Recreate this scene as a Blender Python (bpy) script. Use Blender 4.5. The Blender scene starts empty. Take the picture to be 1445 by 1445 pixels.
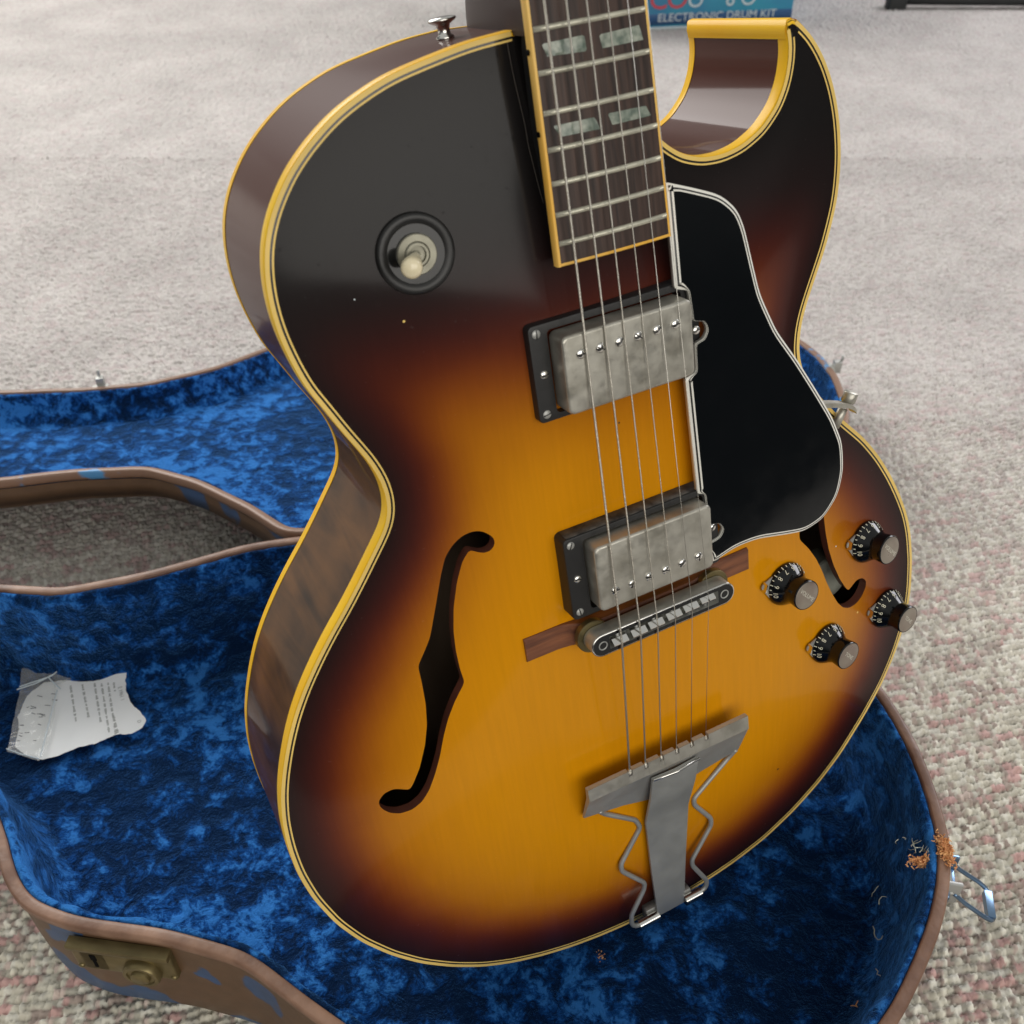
import bpy, bmesh, math, random
import numpy as np
from mathutils import Matrix, Vector, geometry, noise
random.seed(7); RNG = np.random.default_rng(7)
R = math.radians
S = bpy.context.scene

# ------------------------------------------------------------------ camera
cam_d = bpy.data.cameras.new("camera"); cam = bpy.data.objects.new("camera", cam_d)
S.collection.objects.link(cam); S.camera = cam
cam.location = (0, 0, 0.671793); cam.rotation_euler = (R(50), 0, 0)
cam_d.sensor_width = 36; cam_d.sensor_fit = 'HORIZONTAL'; cam_d.lens = 36 * 1443.78 / 1445
cam_d.shift_y = -0.01149
cam_d.clip_start = 0.02; cam_d.clip_end = 50
cam_d.dof.use_dof = True; cam_d.dof.focus_distance = 0.57; cam_d.dof.aperture_fstop = 15

# ------------------------------------------------------------------ light
W = bpy.data.worlds.new("World"); S.world = W; W.use_nodes = True
nt = W.node_tree; nt.nodes.clear()
wo = nt.nodes.new('ShaderNodeOutputWorld'); bg = nt.nodes.new('ShaderNodeBackground')
tc = nt.nodes.new('ShaderNodeTexCoord'); sx = nt.nodes.new('ShaderNodeSeparateXYZ')
rp = nt.nodes.new('ShaderNodeValToRGB')
rp.color_ramp.elements[0].position = 0.48; rp.color_ramp.elements[0].color = (0.03, 0.03, 0.032, 1)
rp.color_ramp.elements[1].position = 0.75; rp.color_ramp.elements[1].color = (0.60, 0.60, 0.58, 1)
mpw = nt.nodes.new('ShaderNodeMath'); mpw.operation = 'MULTIPLY_ADD'; mpw.inputs[1].default_value = 0.5; mpw.inputs[2].default_value = 0.5
nt.links.new(tc.outputs['Generated'], sx.inputs[0]); nt.links.new(sx.outputs[2], mpw.inputs[0]); nt.links.new(mpw.outputs[0], rp.inputs[0])
nt.links.new(rp.outputs[0], bg.inputs[0]); nt.links.new(bg.outputs[0], wo.inputs[0])
bg.inputs[1].default_value = 0.66

def area(name, loc, target, sx_, sy_, power, col):
    l = bpy.data.lights.new(name, 'AREA'); l.shape = 'RECTANGLE'; l.size = sx_; l.size_y = sy_
    l.energy = power; l.color = col
    o = bpy.data.objects.new(name, l); S.collection.objects.link(o)
    o.location = loc
    o.rotation_euler = (Vector(target) - Vector(loc)).to_track_quat('-Z', 'Y').to_euler()
    return o
area("window_light_back", (-1.9, 2.7, 1.9), (-0.1, 0.7, 0.1), 2.4, 1.7, 82, (1.0, 0.975, 0.94))
area("window_light_right", (2.7, 3.0, 1.8), (0.5, 1.0, 0.0), 2.0, 1.6, 66, (0.97, 0.95, 1.0))
area("front_fill_light", (1.0, -1.9, 1.3), (0.1, 0.4, 0.25), 3.0, 1.7, 37, (1.0, 0.95, 0.88))  # soft fill added in front, standing in for ambient room light

S.view_settings.view_transform = 'Standard'; S.view_settings.look = 'None'
S.view_settings.exposure = 0.22; S.view_settings.gamma = 1.0

# ------------------------------------------------------------------ materials
def mat(name, col=(0.5, 0.5, 0.5), rough=0.5, metal=0.0, coat=0.0, coat_r=0.05, bump=0.0, bscale=40.0,
        var=0.0, vscale=12.0, sheen=0.0, sheen_tint=(1, 1, 1), spec=0.5, rvar=0.0, trans=0.0, stretch=(1, 1, 1),
        col2=None, detail=4.0, ior=1.5, alpha=1.0, ramp=(0.35, 0.65)):
    m = bpy.data.materials.new(name); m.use_nodes = True
    n = m.node_tree; L = n.links; b = n.nodes['Principled BSDF']
    b.inputs['Base Color'].default_value = (*col, 1); b.inputs['Roughness'].default_value = rough
    b.inputs['Metallic'].default_value = metal; b.inputs['Coat Weight'].default_value = coat
    b.inputs['Coat Roughness'].default_value = coat_r; b.inputs['Specular IOR Level'].default_value = spec
    b.inputs['Sheen Weight'].default_value = sheen; b.inputs['Sheen Tint'].default_value = (*sheen_tint, 1)
    b.inputs['Sheen Roughness'].default_value = 0.35; b.inputs['IOR'].default_value = ior
    b.inputs['Transmission Weight'].default_value = trans; b.inputs['Alpha'].default_value = alpha
    t = n.nodes.new('ShaderNodeTexCoord'); mp = n.nodes.new('ShaderNodeMapping')
    mp.inputs['Scale'].default_value = stretch; L.new(t.outputs['Object'], mp.inputs[0])
    def nz(scale, det=detail, dist=0.0):
        x = n.nodes.new('ShaderNodeTexNoise'); x.inputs['Scale'].default_value = scale
        x.inputs['Detail'].default_value = det; x.inputs['Distortion'].default_value = dist
        L.new(mp.outputs[0], x.inputs['Vector']); return x
    if var > 0 or col2:
        x = nz(vscale, 5); r = n.nodes.new('ShaderNodeValToRGB')
        c2 = col2 if col2 else tuple(c * (1 - var) for c in col)
        r.color_ramp.elements[0].position = ramp[0]; r.color_ramp.elements[1].position = ramp[1]
        r.color_ramp.elements[0].color = (*c2, 1); r.color_ramp.elements[1].color = (*col, 1)
        L.new(x.outputs[0], r.inputs[0]); L.new(r.outputs[0], b.inputs['Base Color'])
    if rvar > 0:
        x = nz(vscale * 2.3, 6); mr = n.nodes.new('ShaderNodeMapRange')
        mr.inputs[1].default_value = 0.3; mr.inputs[2].default_value = 0.7
        mr.inputs[3].default_value = rough - rvar; mr.inputs[4].default_value = rough + rvar
        L.new(x.outputs[0], mr.inputs[0]); L.new(mr.outputs[0], b.inputs['Roughness'])
    if bump > 0:
        x = nz(bscale, 6); bp = n.nodes.new('ShaderNodeBump'); bp.inputs['Strength'].default_value = bump
        bp.inputs['Distance'].default_value = 0.001
        L.new(x.outputs[0], bp.inputs['Height']); L.new(bp.outputs[0], b.inputs['Normal'])
    return m

M = {}
M['binding'] = mat('aged_cream_binding', (0.95, 0.60, 0.035), 0.42, coat=0.12, coat_r=0.15, spec=0.15, col2=(0.90, 0.49, 0.012), vscale=14, bump=0.05, bscale=300)
M['binding_top'] = mat('cream_binding_face', (0.88, 0.62, 0.18), 0.4, coat=0.15, spec=0.2, var=0.15, vscale=30)
M['fb_binding'] = mat('fretboard_binding_plastic', (0.88, 0.58, 0.18), 0.4, coat=0.1, spec=0.2, col2=(0.86, 0.46, 0.06), vscale=9)
M['white_plastic'] = mat('white_edge_plastic', (0.80, 0.79, 0.72), 0.3, coat=0.4)
M['black_line'] = mat('black_purfling', (0.01, 0.009, 0.008), 0.3, coat=0.5)
M['black_plastic'] = mat('black_plastic', (0.004, 0.005, 0.006), 0.10, spec=0.42, bump=0.05, bscale=14, rvar=0.04, vscale=25)
M['black_satin'] = mat('black_satin_plastic', (0.014, 0.014, 0.014), 0.42, var=0.3, vscale=60, bump=0.1, bscale=200)
M['dusty_black'] = mat('dusty_black_plastic', (0.09, 0.088, 0.08), 0.75, col2=(0.012, 0.012, 0.012), vscale=160, bump=0.2, bscale=500)
M['nickel'] = mat('worn_nickel', (0.50, 0.485, 0.425), 0.42, metal=0.75, col2=(0.35, 0.335, 0.285), vscale=75, detail=8, rvar=0.12, bump=0.07, bscale=350, ramp=(0.33, 0.55))
M['nickel_dark'] = mat('tarnished_nickel', (0.44, 0.445, 0.42), 0.50, metal=0.55, var=0.12, vscale=30, rvar=0.1, bump=0.06, bscale=400)
M['chrome'] = mat('bright_nickel', (0.75, 0.74, 0.70), 0.16, metal=1.0, rvar=0.06, vscale=90)
M['string_steel'] = mat('string_steel', (0.62, 0.60, 0.54), 0.28, metal=1.0)
M['string_wound'] = mat('wound_string', (0.55, 0.52, 0.45), 0.36, metal=0.9, bump=0.5, bscale=1500)
M['fret_metal'] = mat('fret_metal', (0.70, 0.68, 0.55), 0.35, metal=0.6, var=0.3, vscale=120)
M['pearl'] = mat('pearl_inlay', (0.40, 0.43, 0.36), 0.3, coat=0.3, col2=(0.12, 0.16, 0.13), vscale=230, detail=6, bump=0.1, bscale=300)
M['rosewood'] = mat('rosewood_bridge', (0.24, 0.085, 0.034), 0.5, coat=0.1, col2=(0.085, 0.026, 0.012), vscale=90, stretch=(0.25, 2.5, 2.5), bump=0.2, bscale=150)
M['amber_cap'] = mat('cream_switch_tip', (0.90, 0.80, 0.55), 0.28, coat=0.5, var=0.12, vscale=60)
M['number_print'] = mat('cream_number_print', (0.72, 0.71, 0.56), 0.5)
M['cap_metal'] = mat('knob_cap_metal', (0.36, 0.32, 0.265), 0.36, metal=0.7, col2=(0.27, 0.21, 0.18), vscale=55, rvar=0.1)
M['cap_print'] = mat('knob_cap_script', (0.75, 0.72, 0.62), 0.35, metal=0.4)
M['brass'] = mat('old_brass', (0.23, 0.185, 0.085), 0.40, metal=0.75, col2=(0.13, 0.105, 0.05), vscale=35, rvar=0.12, bump=0.12, bscale=150)
M['steel_sky_tint'] = mat('sky_tinted_latch_steel', (0.20, 0.31, 0.46), 0.28, metal=1.0, var=0.3, vscale=40)  # blue of the reflected sky is painted into the steel colour
M['hole_dark'] = mat('dark_cavity', (0.003, 0.003, 0.003), 0.9, spec=0.1)
M['inside_wood'] = mat('bare_inside_wood', (0.16, 0.11, 0.07), 0.8, var=0.3, vscale=20, stretch=(3, 0.3, 1))
M['hole_edge'] = mat('soundhole_edge_wood', (0.16, 0.05, 0.03), 0.5, coat=0.3, var=0.4, vscale=60)
M['paper'] = mat('white_paper', (0.90, 0.92, 0.90), 0.65, var=0.06, vscale=20)
M['ink'] = mat('grey_print', (0.36, 0.37, 0.35), 0.7)
M['ink_dark'] = mat('dark_print', (0.05, 0.05, 0.06), 0.6)
M['film'] = mat('clear_plastic_film', (0.75, 0.76, 0.72), 0.12, spec=0.7, alpha=0.30, bump=0.5, bscale=60)
M['rim_vinyl'] = mat('brown_case_edging', (0.27, 0.155, 0.10), 0.55, col2=(0.13, 0.062, 0.036), vscale=40, detail=8, bump=0.35, bscale=260, coat=0.15, rvar=0.08)
M['crumb'] = mat('orange_wood_fibre', (0.85, 0.50, 0.22), 0.8, col2=(0.6, 0.26, 0.11), vscale=300)
M['crumb_pale'] = mat('pale_fibre', (0.55, 0.60, 0.50), 0.8, var=0.3, vscale=200)
M['box_blue'] = mat('printed_card_blue', (0.035, 0.16, 0.36), 0.4, col2=(0.03, 0.30, 0.42), vscale=6)
M['box_navy'] = mat('printed_card_navy', (0.03, 0.10, 0.24), 0.4)
M['box_red'] = mat('printed_red', (0.60, 0.06, 0.08), 0.4)
M['box_white'] = mat('printed_white', (0.62, 0.70, 0.72), 0.45)
M['rubber'] = mat('black_rubber', (0.012, 0.014, 0.014), 0.55)
M['heel_wood'] = mat('dark_finished_neck_wood', (0.028, 0.012, 0.010), 0.6, coat=0.15, coat_r=0.25, spec=0.2, var=0.4, vscale=9)

def nodes(m): return m.node_tree.nodes, m.node_tree.links, m.node_tree.nodes['Principled BSDF']

def burst_top():
    m = mat('sunburst_lacquer', (0.6, 0.3, 0.01), 0.45, coat=0.42, coat_r=0.045, spec=0.08)
    n, L, b = nodes(m)
    a = n.new('ShaderNodeAttribute'); a.attribute_name = 'burst'
    t = n.new('ShaderNodeTexCoord'); x = n.new('ShaderNodeTexNoise'); x.inputs['Scale'].default_value = 22
    x.inputs['Detail'].default_value = 3
    L.new(t.outputs['Object'], x.inputs['Vector'])
    ma = n.new('ShaderNodeMath'); ma.operation = 'MULTIPLY_ADD'; ma.inputs[1].default_value = 0.07
    L.new(x.outputs[0], ma.inputs[0]); L.new(a.outputs['Fac'], ma.inputs[2])
    sb = n.new('ShaderNodeMath'); sb.operation = 'SUBTRACT'; sb.inputs[1].default_value = 0.035
    L.new(ma.outputs[0], sb.inputs[0])
    r = n.new('ShaderNodeValToRGB'); cr = r.color_ramp; cr.interpolation = 'B_SPLINE'
    cr.elements[0].position = 0.0; cr.elements[0].color = (0.006, 0.0055, 0.0055, 1)
    cr.elements[1].position = 1.0; cr.elements[1].color = (0.68, 0.275, 0.0015, 1)
    for pos, c in ((0.18, (0.012, 0.0075, 0.0075)), (0.27, (0.030, 0.0085, 0.0075)), (0.35, (0.062, 0.011, 0.007)),
                   (0.43, (0.14, 0.026, 0.006)), (0.52, (0.28, 0.072, 0.005)), (0.62, (0.44, 0.148, 0.003)), (0.78, (0.60, 0.232, 0.002))):
        e = cr.elements.new(pos); e.color = (*c, 1)
    L.new(sb.outputs[0], r.inputs[0])
    # faint vertical grain of the veneer
    mp = n.new('ShaderNodeMapping'); mp.inputs['Scale'].default_value = (9, 0.5, 1); L.new(t.outputs['Object'], mp.inputs[0])
    g = n.new('ShaderNodeTexNoise'); g.inputs['Scale'].default_value = 60; g.inputs['Detail'].default_value = 5
    L.new(mp.outputs[0], g.inputs['Vector'])
    mr = n.new('ShaderNodeMapRange'); mr.inputs[3].default_value = 0.90; mr.inputs[4].default_value = 1.07
    L.new(g.outputs[0], mr.inputs[0])
    mx = n.new('ShaderNodeMix'); mx.data_type = 'RGBA'; mx.blend_type = 'MULTIPLY'; mx.inputs[0].default_value = 1
    L.new(r.outputs[0], mx.inputs[6]); L.new(mr.outputs[0], mx.inputs[7]); L.new(mx.outputs[2], b.inputs['Base Color'])
    # uneven old lacquer + scattered scratches and dust
    w = n.new('ShaderNodeTexNoise'); w.inputs['Scale'].default_value = 9; w.inputs['Detail'].default_value = 2
    L.new(t.outputs['Object'], w.inputs['Vector'])
    bp = n.new('ShaderNodeBump'); bp.inputs['Strength'].default_value = 0.25; bp.inputs['Distance'].default_value = 0.0012
    L.new(w.outputs[0], bp.inputs['Height']); L.new(bp.outputs[0], b.inputs['Coat Normal'])
    mps = n.new('ShaderNodeMapping'); mps.inputs['Scale'].default_value = (1, 22, 1); mps.inputs['Rotation'].default_value = (0, 0, 0.5)
    L.new(t.outputs['Object'], mps.inputs[0])
    sc2 = n.new('ShaderNodeTexNoise'); sc2.inputs['Scale'].default_value = 45; sc2.inputs['Detail'].default_value = 6; sc2.inputs['Distortion'].default_value = 0.5
    L.new(mps.outputs[0], sc2.inputs['Vector'])
    bp3 = n.new('ShaderNodeBump'); bp3.inputs['Strength'].default_value = 0.04; bp3.inputs['Distance'].default_value = 0.0001
    L.new(sc2.outputs[0], bp3.inputs['Height']); L.new(bp.outputs[0], bp3.inputs['Normal']); L.new(bp3.outputs[0], b.inputs['Coat Normal'])
    d = n.new('ShaderNodeTexNoise'); d.inputs['Scale'].default_value = 420; d.inputs['Detail'].default_value = 2
    L.new(t.outputs['Object'], d.inputs['Vector'])
    m2 = n.new('ShaderNodeMapRange'); m2.inputs[1].default_value = 0.66; m2.inputs[2].default_value = 0.8
    m2.inputs[3].default_value = 0.11; m2.inputs[4].default_value = 0.4; b.inputs['Coat IOR'].default_value = 1.42
    L.new(d.outputs[0], m2.inputs[0]); L.new(m2.outputs[0], b.inputs['Coat Roughness'])
    return m
M['burst'] = burst_top()

def side_mat():
    m = mat('brown_sunburst_side', (0.05, 0.03, 0.015), 0.5, coat=0.34, coat_r=0.08, spec=0.10)
    n, L, b = nodes(m)
    t = n.new('ShaderNodeTexCoord'); s = n.new('ShaderNodeSeparateXYZ'); L.new(t.outputs['Object'], s.inputs[0])
    mp = n.new('ShaderNodeMapping'); mp.inputs['Scale'].default_value = (1, 1, 0.18); mp.inputs['Rotation'].default_value = (0, 0.25, 0)
    L.new(t.outputs['Object'], mp.inputs[0])
    x = n.new('ShaderNodeTexNoise'); x.inputs['Scale'].default_value = 55; x.inputs['Detail'].default_value = 6
    x.inputs['Distortion'].default_value = 0.8; L.new(mp.outputs[0], x.inputs['Vector'])
    x2 = n.new('ShaderNodeTexNoise'); x2.inputs['Scale'].default_value = 16; x2.inputs['Detail'].default_value = 3
    L.new(t.outputs['Object'], x2.inputs['Vector'])
    ad = n.new('ShaderNodeMath'); ad.operation = 'ADD'; L.new(x.outputs[0], ad.inputs[0]); L.new(x2.outputs[0], ad.inputs[1])
    r = n.new('ShaderNodeValToRGB'); r.color_ramp.elements[0].position = 0.75 / 2; r.color_ramp.elements[1].position = 1.3 / 2
    r.color_ramp.elements[0].color = (0.012, 0.008, 0.006, 1); r.color_ramp.elements[1].color = (0.19, 0.085, 0.026, 1)
    h = n.new('ShaderNodeMath'); h.operation = 'MULTIPLY'; h.inputs[1].default_value = 0.5; L.new(ad.outputs[0], h.inputs[0])
    L.new(h.outputs[0], r.inputs[0])
    # darker red-black finish towards both ends of the body
    mr = n.new('ShaderNodeMapRange'); mr.inputs[1].default_value = 0.33; mr.inputs[2].default_value = 0.40; mr.clamp = True
    L.new(s.outputs[1], mr.inputs[0])
    m3 = n.new('ShaderNodeMapRange'); m3.inputs[1].default_value = 0.26; m3.inputs[2].default_value = 0.16
    L.new(s.outputs[1], m3.inputs[0])
    mm = n.new('ShaderNodeMath'); mm.operation = 'MAXIMUM'; L.new(mr.outputs[0], mm.inputs[0]); L.new(m3.outputs[0], mm.inputs[1])
    mx = n.new('ShaderNodeMix'); mx.data_type = 'RGBA'; mx.inputs[7].default_value = (0.075, 0.022, 0.014, 1)
    L.new(mm.outputs[0], mx.inputs[0]); L.new(r.outputs[0], mx.inputs[6]); L.new(mx.outputs[2], b.inputs['Base Color'])
    return m
M['side'] = side_mat()

def fretboard_mat():
    m = mat('rosewood_fretboard', (0.05, 0.03, 0.02), 0.5, spec=0.4)
    n, L, b = nodes(m)
    t = n.new('ShaderNodeTexCoord'); mp = n.new('ShaderNodeMapping'); mp.inputs['Scale'].default_value = (14, 0.7, 1)
    L.new(t.outputs['Object'], mp.inputs[0])
    x = n.new('ShaderNodeTexNoise'); x.inputs['Scale'].default_value = 35; x.inputs['Detail'].default_value = 7
    L.new(mp.outputs[0], x.inputs['Vector'])
    r = n.new('ShaderNodeValToRGB'); r.color_ramp.elements[0].position = 0.32; r.color_ramp.elements[1].position = 0.7
    r.color_ramp.elements[0].color = (0.020, 0.012, 0.010, 1); r.color_ramp.elements[1].color = (0.075, 0.043, 0.032, 1)
    L.new(x.outputs[0], r.inputs[0]); L.new(r.outputs[0], b.inputs['Base Color'])
    bp = n.new('ShaderNodeBump'); bp.inputs['Strength'].default_value = 0.35; bp.inputs['Distance'].default_value = 0.0006
    L.new(x.outputs[0], bp.inputs['Height']); L.new(bp.outputs[0], b.inputs['Normal'])
    return m
M['fretboard'] = fretboard_mat()

def velvet_mat(name, seed, streak=(1, 1, 1), dark=0.0):
    """Crushed plush: the pile lies in patches that face different ways."""
    m = mat(name, (0.01, 0.08, 0.3), 0.7, sheen=0.8, sheen_tint=(0.12, 0.40, 1.0), spec=0.04)
    n, L, b = nodes(m)
    b.inputs['Sheen Roughness'].default_value = 0.28
    t = n.new('ShaderNodeTexCoord'); mp = n.new('ShaderNodeMapping'); mp.inputs['Scale'].default_value = streak
    mp.inputs['Location'].default_value = (seed, seed * 0.7, 0); L.new(t.outputs['Object'], mp.inputs[0])
    big = n.new('ShaderNodeTexNoise'); big.inputs['Scale'].default_value = 64; big.inputs['Detail'].default_value = 7
    big.inputs['Roughness'].default_value = 0.66; big.inputs['Distortion'].default_value = 0.35
    L.new(mp.outputs[0], big.inputs['Vector'])
    wide = n.new('ShaderNodeTexNoise'); wide.inputs['Scale'].default_value = 6.5; wide.inputs['Detail'].default_value = 2
    L.new(mp.outputs[0], wide.inputs['Vector'])
    fib = n.new('ShaderNodeTexNoise'); fib.inputs['Scale'].default_value = 210; fib.inputs['Detail'].default_value = 5; fib.inputs['Roughness'].default_value = 0.7
    fib.inputs['Distortion'].default_value = 1.0
    L.new(mp.outputs[0], fib.inputs['Vector'])
    s = n.new('ShaderNodeMath'); s.operation = 'MULTIPLY_ADD'; s.inputs[1].default_value = 0.42
    L.new(fib.outputs[0], s.inputs[0]); L.new(big.outputs[0], s.inputs[2])
    rdg = n.new('ShaderNodeTexNoise'); rdg.noise_type = 'RIDGED_MULTIFRACTAL'; rdg.inputs['Scale'].default_value = 34
    rdg.inputs['Detail'].default_value = 5; rdg.inputs['Roughness'].default_value = 0.6; L.new(mp.outputs[0], rdg.inputs['Vector'])
    s1 = n.new('ShaderNodeMath'); s1.operation = 'MULTIPLY_ADD'; s1.inputs[1].default_value = -0.075
    L.new(rdg.outputs[0], s1.inputs[0]); L.new(s.outputs[0], s1.inputs[2]); s = s1
    s2 = n.new('ShaderNodeMath'); s2.operation = 'MULTIPLY_ADD'; s2.inputs[1].default_value = 0.62
    L.new(wide.outputs[0], s2.inputs[0]); L.new(s.outputs[0], s2.inputs[2])
    s3 = n.new('ShaderNodeMath'); s3.operation = 'SUBTRACT'; s3.inputs[1].default_value = 0.495 + dark; L.new(s2.outputs[0], s3.inputs[0])
    r = n.new('ShaderNodeValToRGB'); cr = r.color_ramp
    cr.elements[0].position = 0.42; cr.elements[0].color = (0.0028, 0.016, 0.055, 1)
    cr.elements[1].position = 0.62; cr.elements[1].color = (0.035, 0.20, 0.58, 1)
    for p, c in ((0.455, (0.003, 0.020, 0.075)), (0.50, (0.004, 0.040, 0.16)), (0.55, (0.008, 0.075, 0.29))):
        e = cr.elements.new(p); e.color = (*c, 1)
    L.new(s3.outputs[0], r.inputs[0]); L.new(r.outputs[0], b.inputs['Base Color'])
    bp = n.new('ShaderNodeBump'); bp.inputs['Strength'].default_value = 1.0; bp.inputs['Distance'].default_value = 0.009
    hb = n.new('ShaderNodeMath'); hb.operation = 'MULTIPLY_ADD'; hb.inputs[1].default_value = -0.35
    L.new(rdg.outputs[0], hb.inputs[0]); L.new(big.outputs[0], hb.inputs[2]); L.new(hb.outputs[0], bp.inputs['Height'])
    bp2 = n.new('ShaderNodeBump'); bp2.inputs['Strength'].default_value = 0.55; bp2.inputs['Distance'].default_value = 0.0012
    L.new(fib.outputs[0], bp2.inputs['Height']); L.new(bp.outputs[0], bp2.inputs['Normal'])
    L.new(bp2.outputs[0], b.inputs['Normal'])
    return m
M['velvet'] = velvet_mat('crushed_blue_velvet', 3.1)
M['velvet2'] = velvet_mat('crushed_blue_velvet_lid', 9.4, dark=0.02)

def shell_mat():
    m = mat('worn_brown_case_covering', (0.12, 0.065, 0.03), 0.5, coat=0.15, coat_r=0.3)
    n, L, b = nodes(m)
    t = n.new('ShaderNodeTexCoord')
    x = n.new('ShaderNodeTexNoise'); x.inputs['Scale'].default_value = 17; x.inputs['Detail'].default_value = 3
    x.inputs['Distortion'].default_value = 0.4
    L.new(t.outputs['Object'], x.inputs['Vector'])
    s = n.new('ShaderNodeSeparateXYZ'); L.new(t.outputs['Object'], s.inputs[0])
    # the blue undercoat shows most where knocks wore the skin: near the lower edge
    mr = n.new('ShaderNodeMapRange'); mr.inputs[1].default_value = 0.0; mr.inputs[2].default_value = 0.06
    mr.inputs[3].default_value = 0.09; mr.inputs[4].default_value = -0.04; L.new(s.outputs[2], mr.inputs[0])
    a = n.new('ShaderNodeMath'); a.operation = 'ADD'; L.new(x.outputs[0], a.inputs[0]); L.new(mr.outputs[0], a.inputs[1])
    r = n.new('ShaderNodeValToRGB'); r.color_ramp.interpolation = 'LINEAR'
    r.color_ramp.elements[0].position = 0.515; r.color_ramp.elements[1].position = 0.53
    r.color_ramp.elements[0].color = (0.115, 0.062, 0.030, 1); r.color_ramp.elements[1].color = (0.030, 0.075, 0.17, 1)
    L.new(a.outputs[0], r.inputs[0])
    v = n.new('ShaderNodeTexNoise'); v.inputs['Scale'].default_value = 90; v.inputs['Detail'].default_value = 5
    L.new(t.outputs['Object'], v.inputs['Vector'])
    mr2 = n.new('ShaderNodeMapRange'); mr2.inputs[3].default_value = 0.65; mr2.inputs[4].default_value = 1.25
    L.new(v.outputs[0], mr2.inputs[0])
    mx = n.new('ShaderNodeMix'); mx.data_type = 'RGBA'; mx.blend_type = 'MULTIPLY'; mx.inputs[0].default_value = 1
    L.new(r.outputs[0], mx.inputs[6]); L.new(mr2.outputs[0], mx.inputs[7]); L.new(mx.outputs[2], b.inputs['Base Color'])
    bp = n.new('ShaderNodeBump'); bp.inputs['Strength'].default_value = 0.25; bp.inputs['Distance'].default_value = 0.001
    L.new(v.outputs[0], bp.inputs['Height']); L.new(bp.outputs[0], b.inputs['Normal'])
    return m
M['shell'] = shell_mat()
M['rim_lid'] = mat('worn_lid_edging', (0.22, 0.125, 0.08), 0.5, col2=(0.07, 0.25, 0.50), vscale=9, bump=0.35, bscale=260, coat=0.15, detail=3, ramp=(0.385, 0.40))

def carpet_mat(tufts):
    m = mat('speckled_loop_carpet' + ('_near' if tufts else ''), (0.4, 0.38, 0.34), 0.95, sheen=0.25, spec=0.1)
    n, L, b = nodes(m)
    t = n.new('ShaderNodeTexCoord')
    if tufts:
        a = n.new('ShaderNodeAttribute'); a.attribute_name = 'yarn'
        base = a.outputs['Color']
    else:
        mp = n.new('ShaderNodeMapping'); mp.inputs['Rotation'].default_value = (0, 0, R(-12)); mp.inputs['Scale'].default_value = (0.6, 1, 1)
        L.new(t.outputs['Object'], mp.inputs[0])
        v = n.new('ShaderNodeTexVoronoi'); v.inputs['Scale'].default_value = 190; L.new(mp.outputs[0], v.inputs['Vector'])
        s = n.new('ShaderNodeSeparateColor'); L.new(v.outputs['Color'], s.inputs[0])
        r = n.new('ShaderNodeValToRGB'); cr = r.color_ramp
        cr.elements[0].position = 0; cr.elements[0].color = (0.44, 0.40, 0.375, 1)
        cr.elements[1].position = 1; cr.elements[1].color = (0.55, 0.53, 0.495, 1)
        for p, c in ((0.25, (0.46, 0.43, 0.40)), (0.6, (0.51, 0.49, 0.455))):
            e = cr.elements.new(p); e.color = (*c, 1)
        L.new(s.outputs[0], r.inputs[0]); base = r.outputs[0]
        bp = n.new('ShaderNodeBump'); bp.inputs['Strength'].default_value = 1.0; bp.inputs['Distance'].default_value = 0.004
        inv = n.new('ShaderNodeMath'); inv.operation = 'SUBTRACT'; inv.inputs[0].default_value = 1; L.new(v.outputs['Distance'], inv.inputs[1])
        L.new(inv.outputs[0], bp.inputs['Height']); L.new(bp.outputs[0], b.inputs['Normal'])
        bp.inputs['Strength'].default_value = 0.35
    w = n.new('ShaderNodeTexNoise'); w.inputs['Scale'].default_value = 7; w.inputs['Detail'].default_value = 5
    L.new(t.outputs['Object'], w.inputs['Vector'])
    mr = n.new('ShaderNodeMapRange'); mr.inputs[1].default_value = 0.3; mr.inputs[2].default_value = 0.7
    mr.inputs[3].default_value = 0.88; mr.inputs[4].default_value = 1.08
    L.new(w.outputs[0], mr.inputs[0])
    mx = n.new('ShaderNodeMix'); mx.data_type = 'RGBA'; mx.blend_type = 'MULTIPLY'; mx.inputs[0].default_value = 1
    L.new(base, mx.inputs[6]); L.new(mr.outputs[0], mx.inputs[7]); L.new(mx.outputs[2], b.inputs['Base Color'])
    return m
M['carpet'] = carpet_mat(False); M['carpet_near'] = carpet_mat(True)

# ------------------------------------------------------------------ helpers
def link(name, me, m=None, parent=None, smooth=True):
    o = bpy.data.objects.new(name, me); S.collection.objects.link(o)
    if m is not None: me.materials.append(m)
    if parent is not None: o.parent = parent
    if smooth: me.polygons.foreach_set('use_smooth', [True] * len(me.polygons))
    return o

ORG = np.zeros(3)          # local origin (mm) of the thing being built
def obj(name, V, F, m, parent=None, smooth=True, auto=None):
    V = (np.asarray(V, float) - ORG) / 1000.0
    me = bpy.data.meshes.new(name); me.from_pydata(V.tolist(), [], [list(map(int, f)) for f in F]); me.update()
    o = link(name, me, m, parent, smooth)
    if auto:
        try: me.set_sharp_from_angle(angle=R(auto))
        except Exception: pass
    return o

def tag(o, label=None, cat=None, group=None, kind=None):
    if label: o['label'] = label
    if cat: o['category'] = cat
    if group: o['group'] = group
    if kind: o['kind'] = kind

class MB:
    def __init__(s): s.v = []; s.f = []
    def add(s, V, F):
        k = len(s.v); s.v += [tuple(map(float, a)) for a in V]; s.f += [[i + k for i in f] for f in F]; return s
    def obj(s, name, m, parent=None, smooth=True, auto=40): return obj(name, s.v, s.f, m, parent, smooth, auto)

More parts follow.
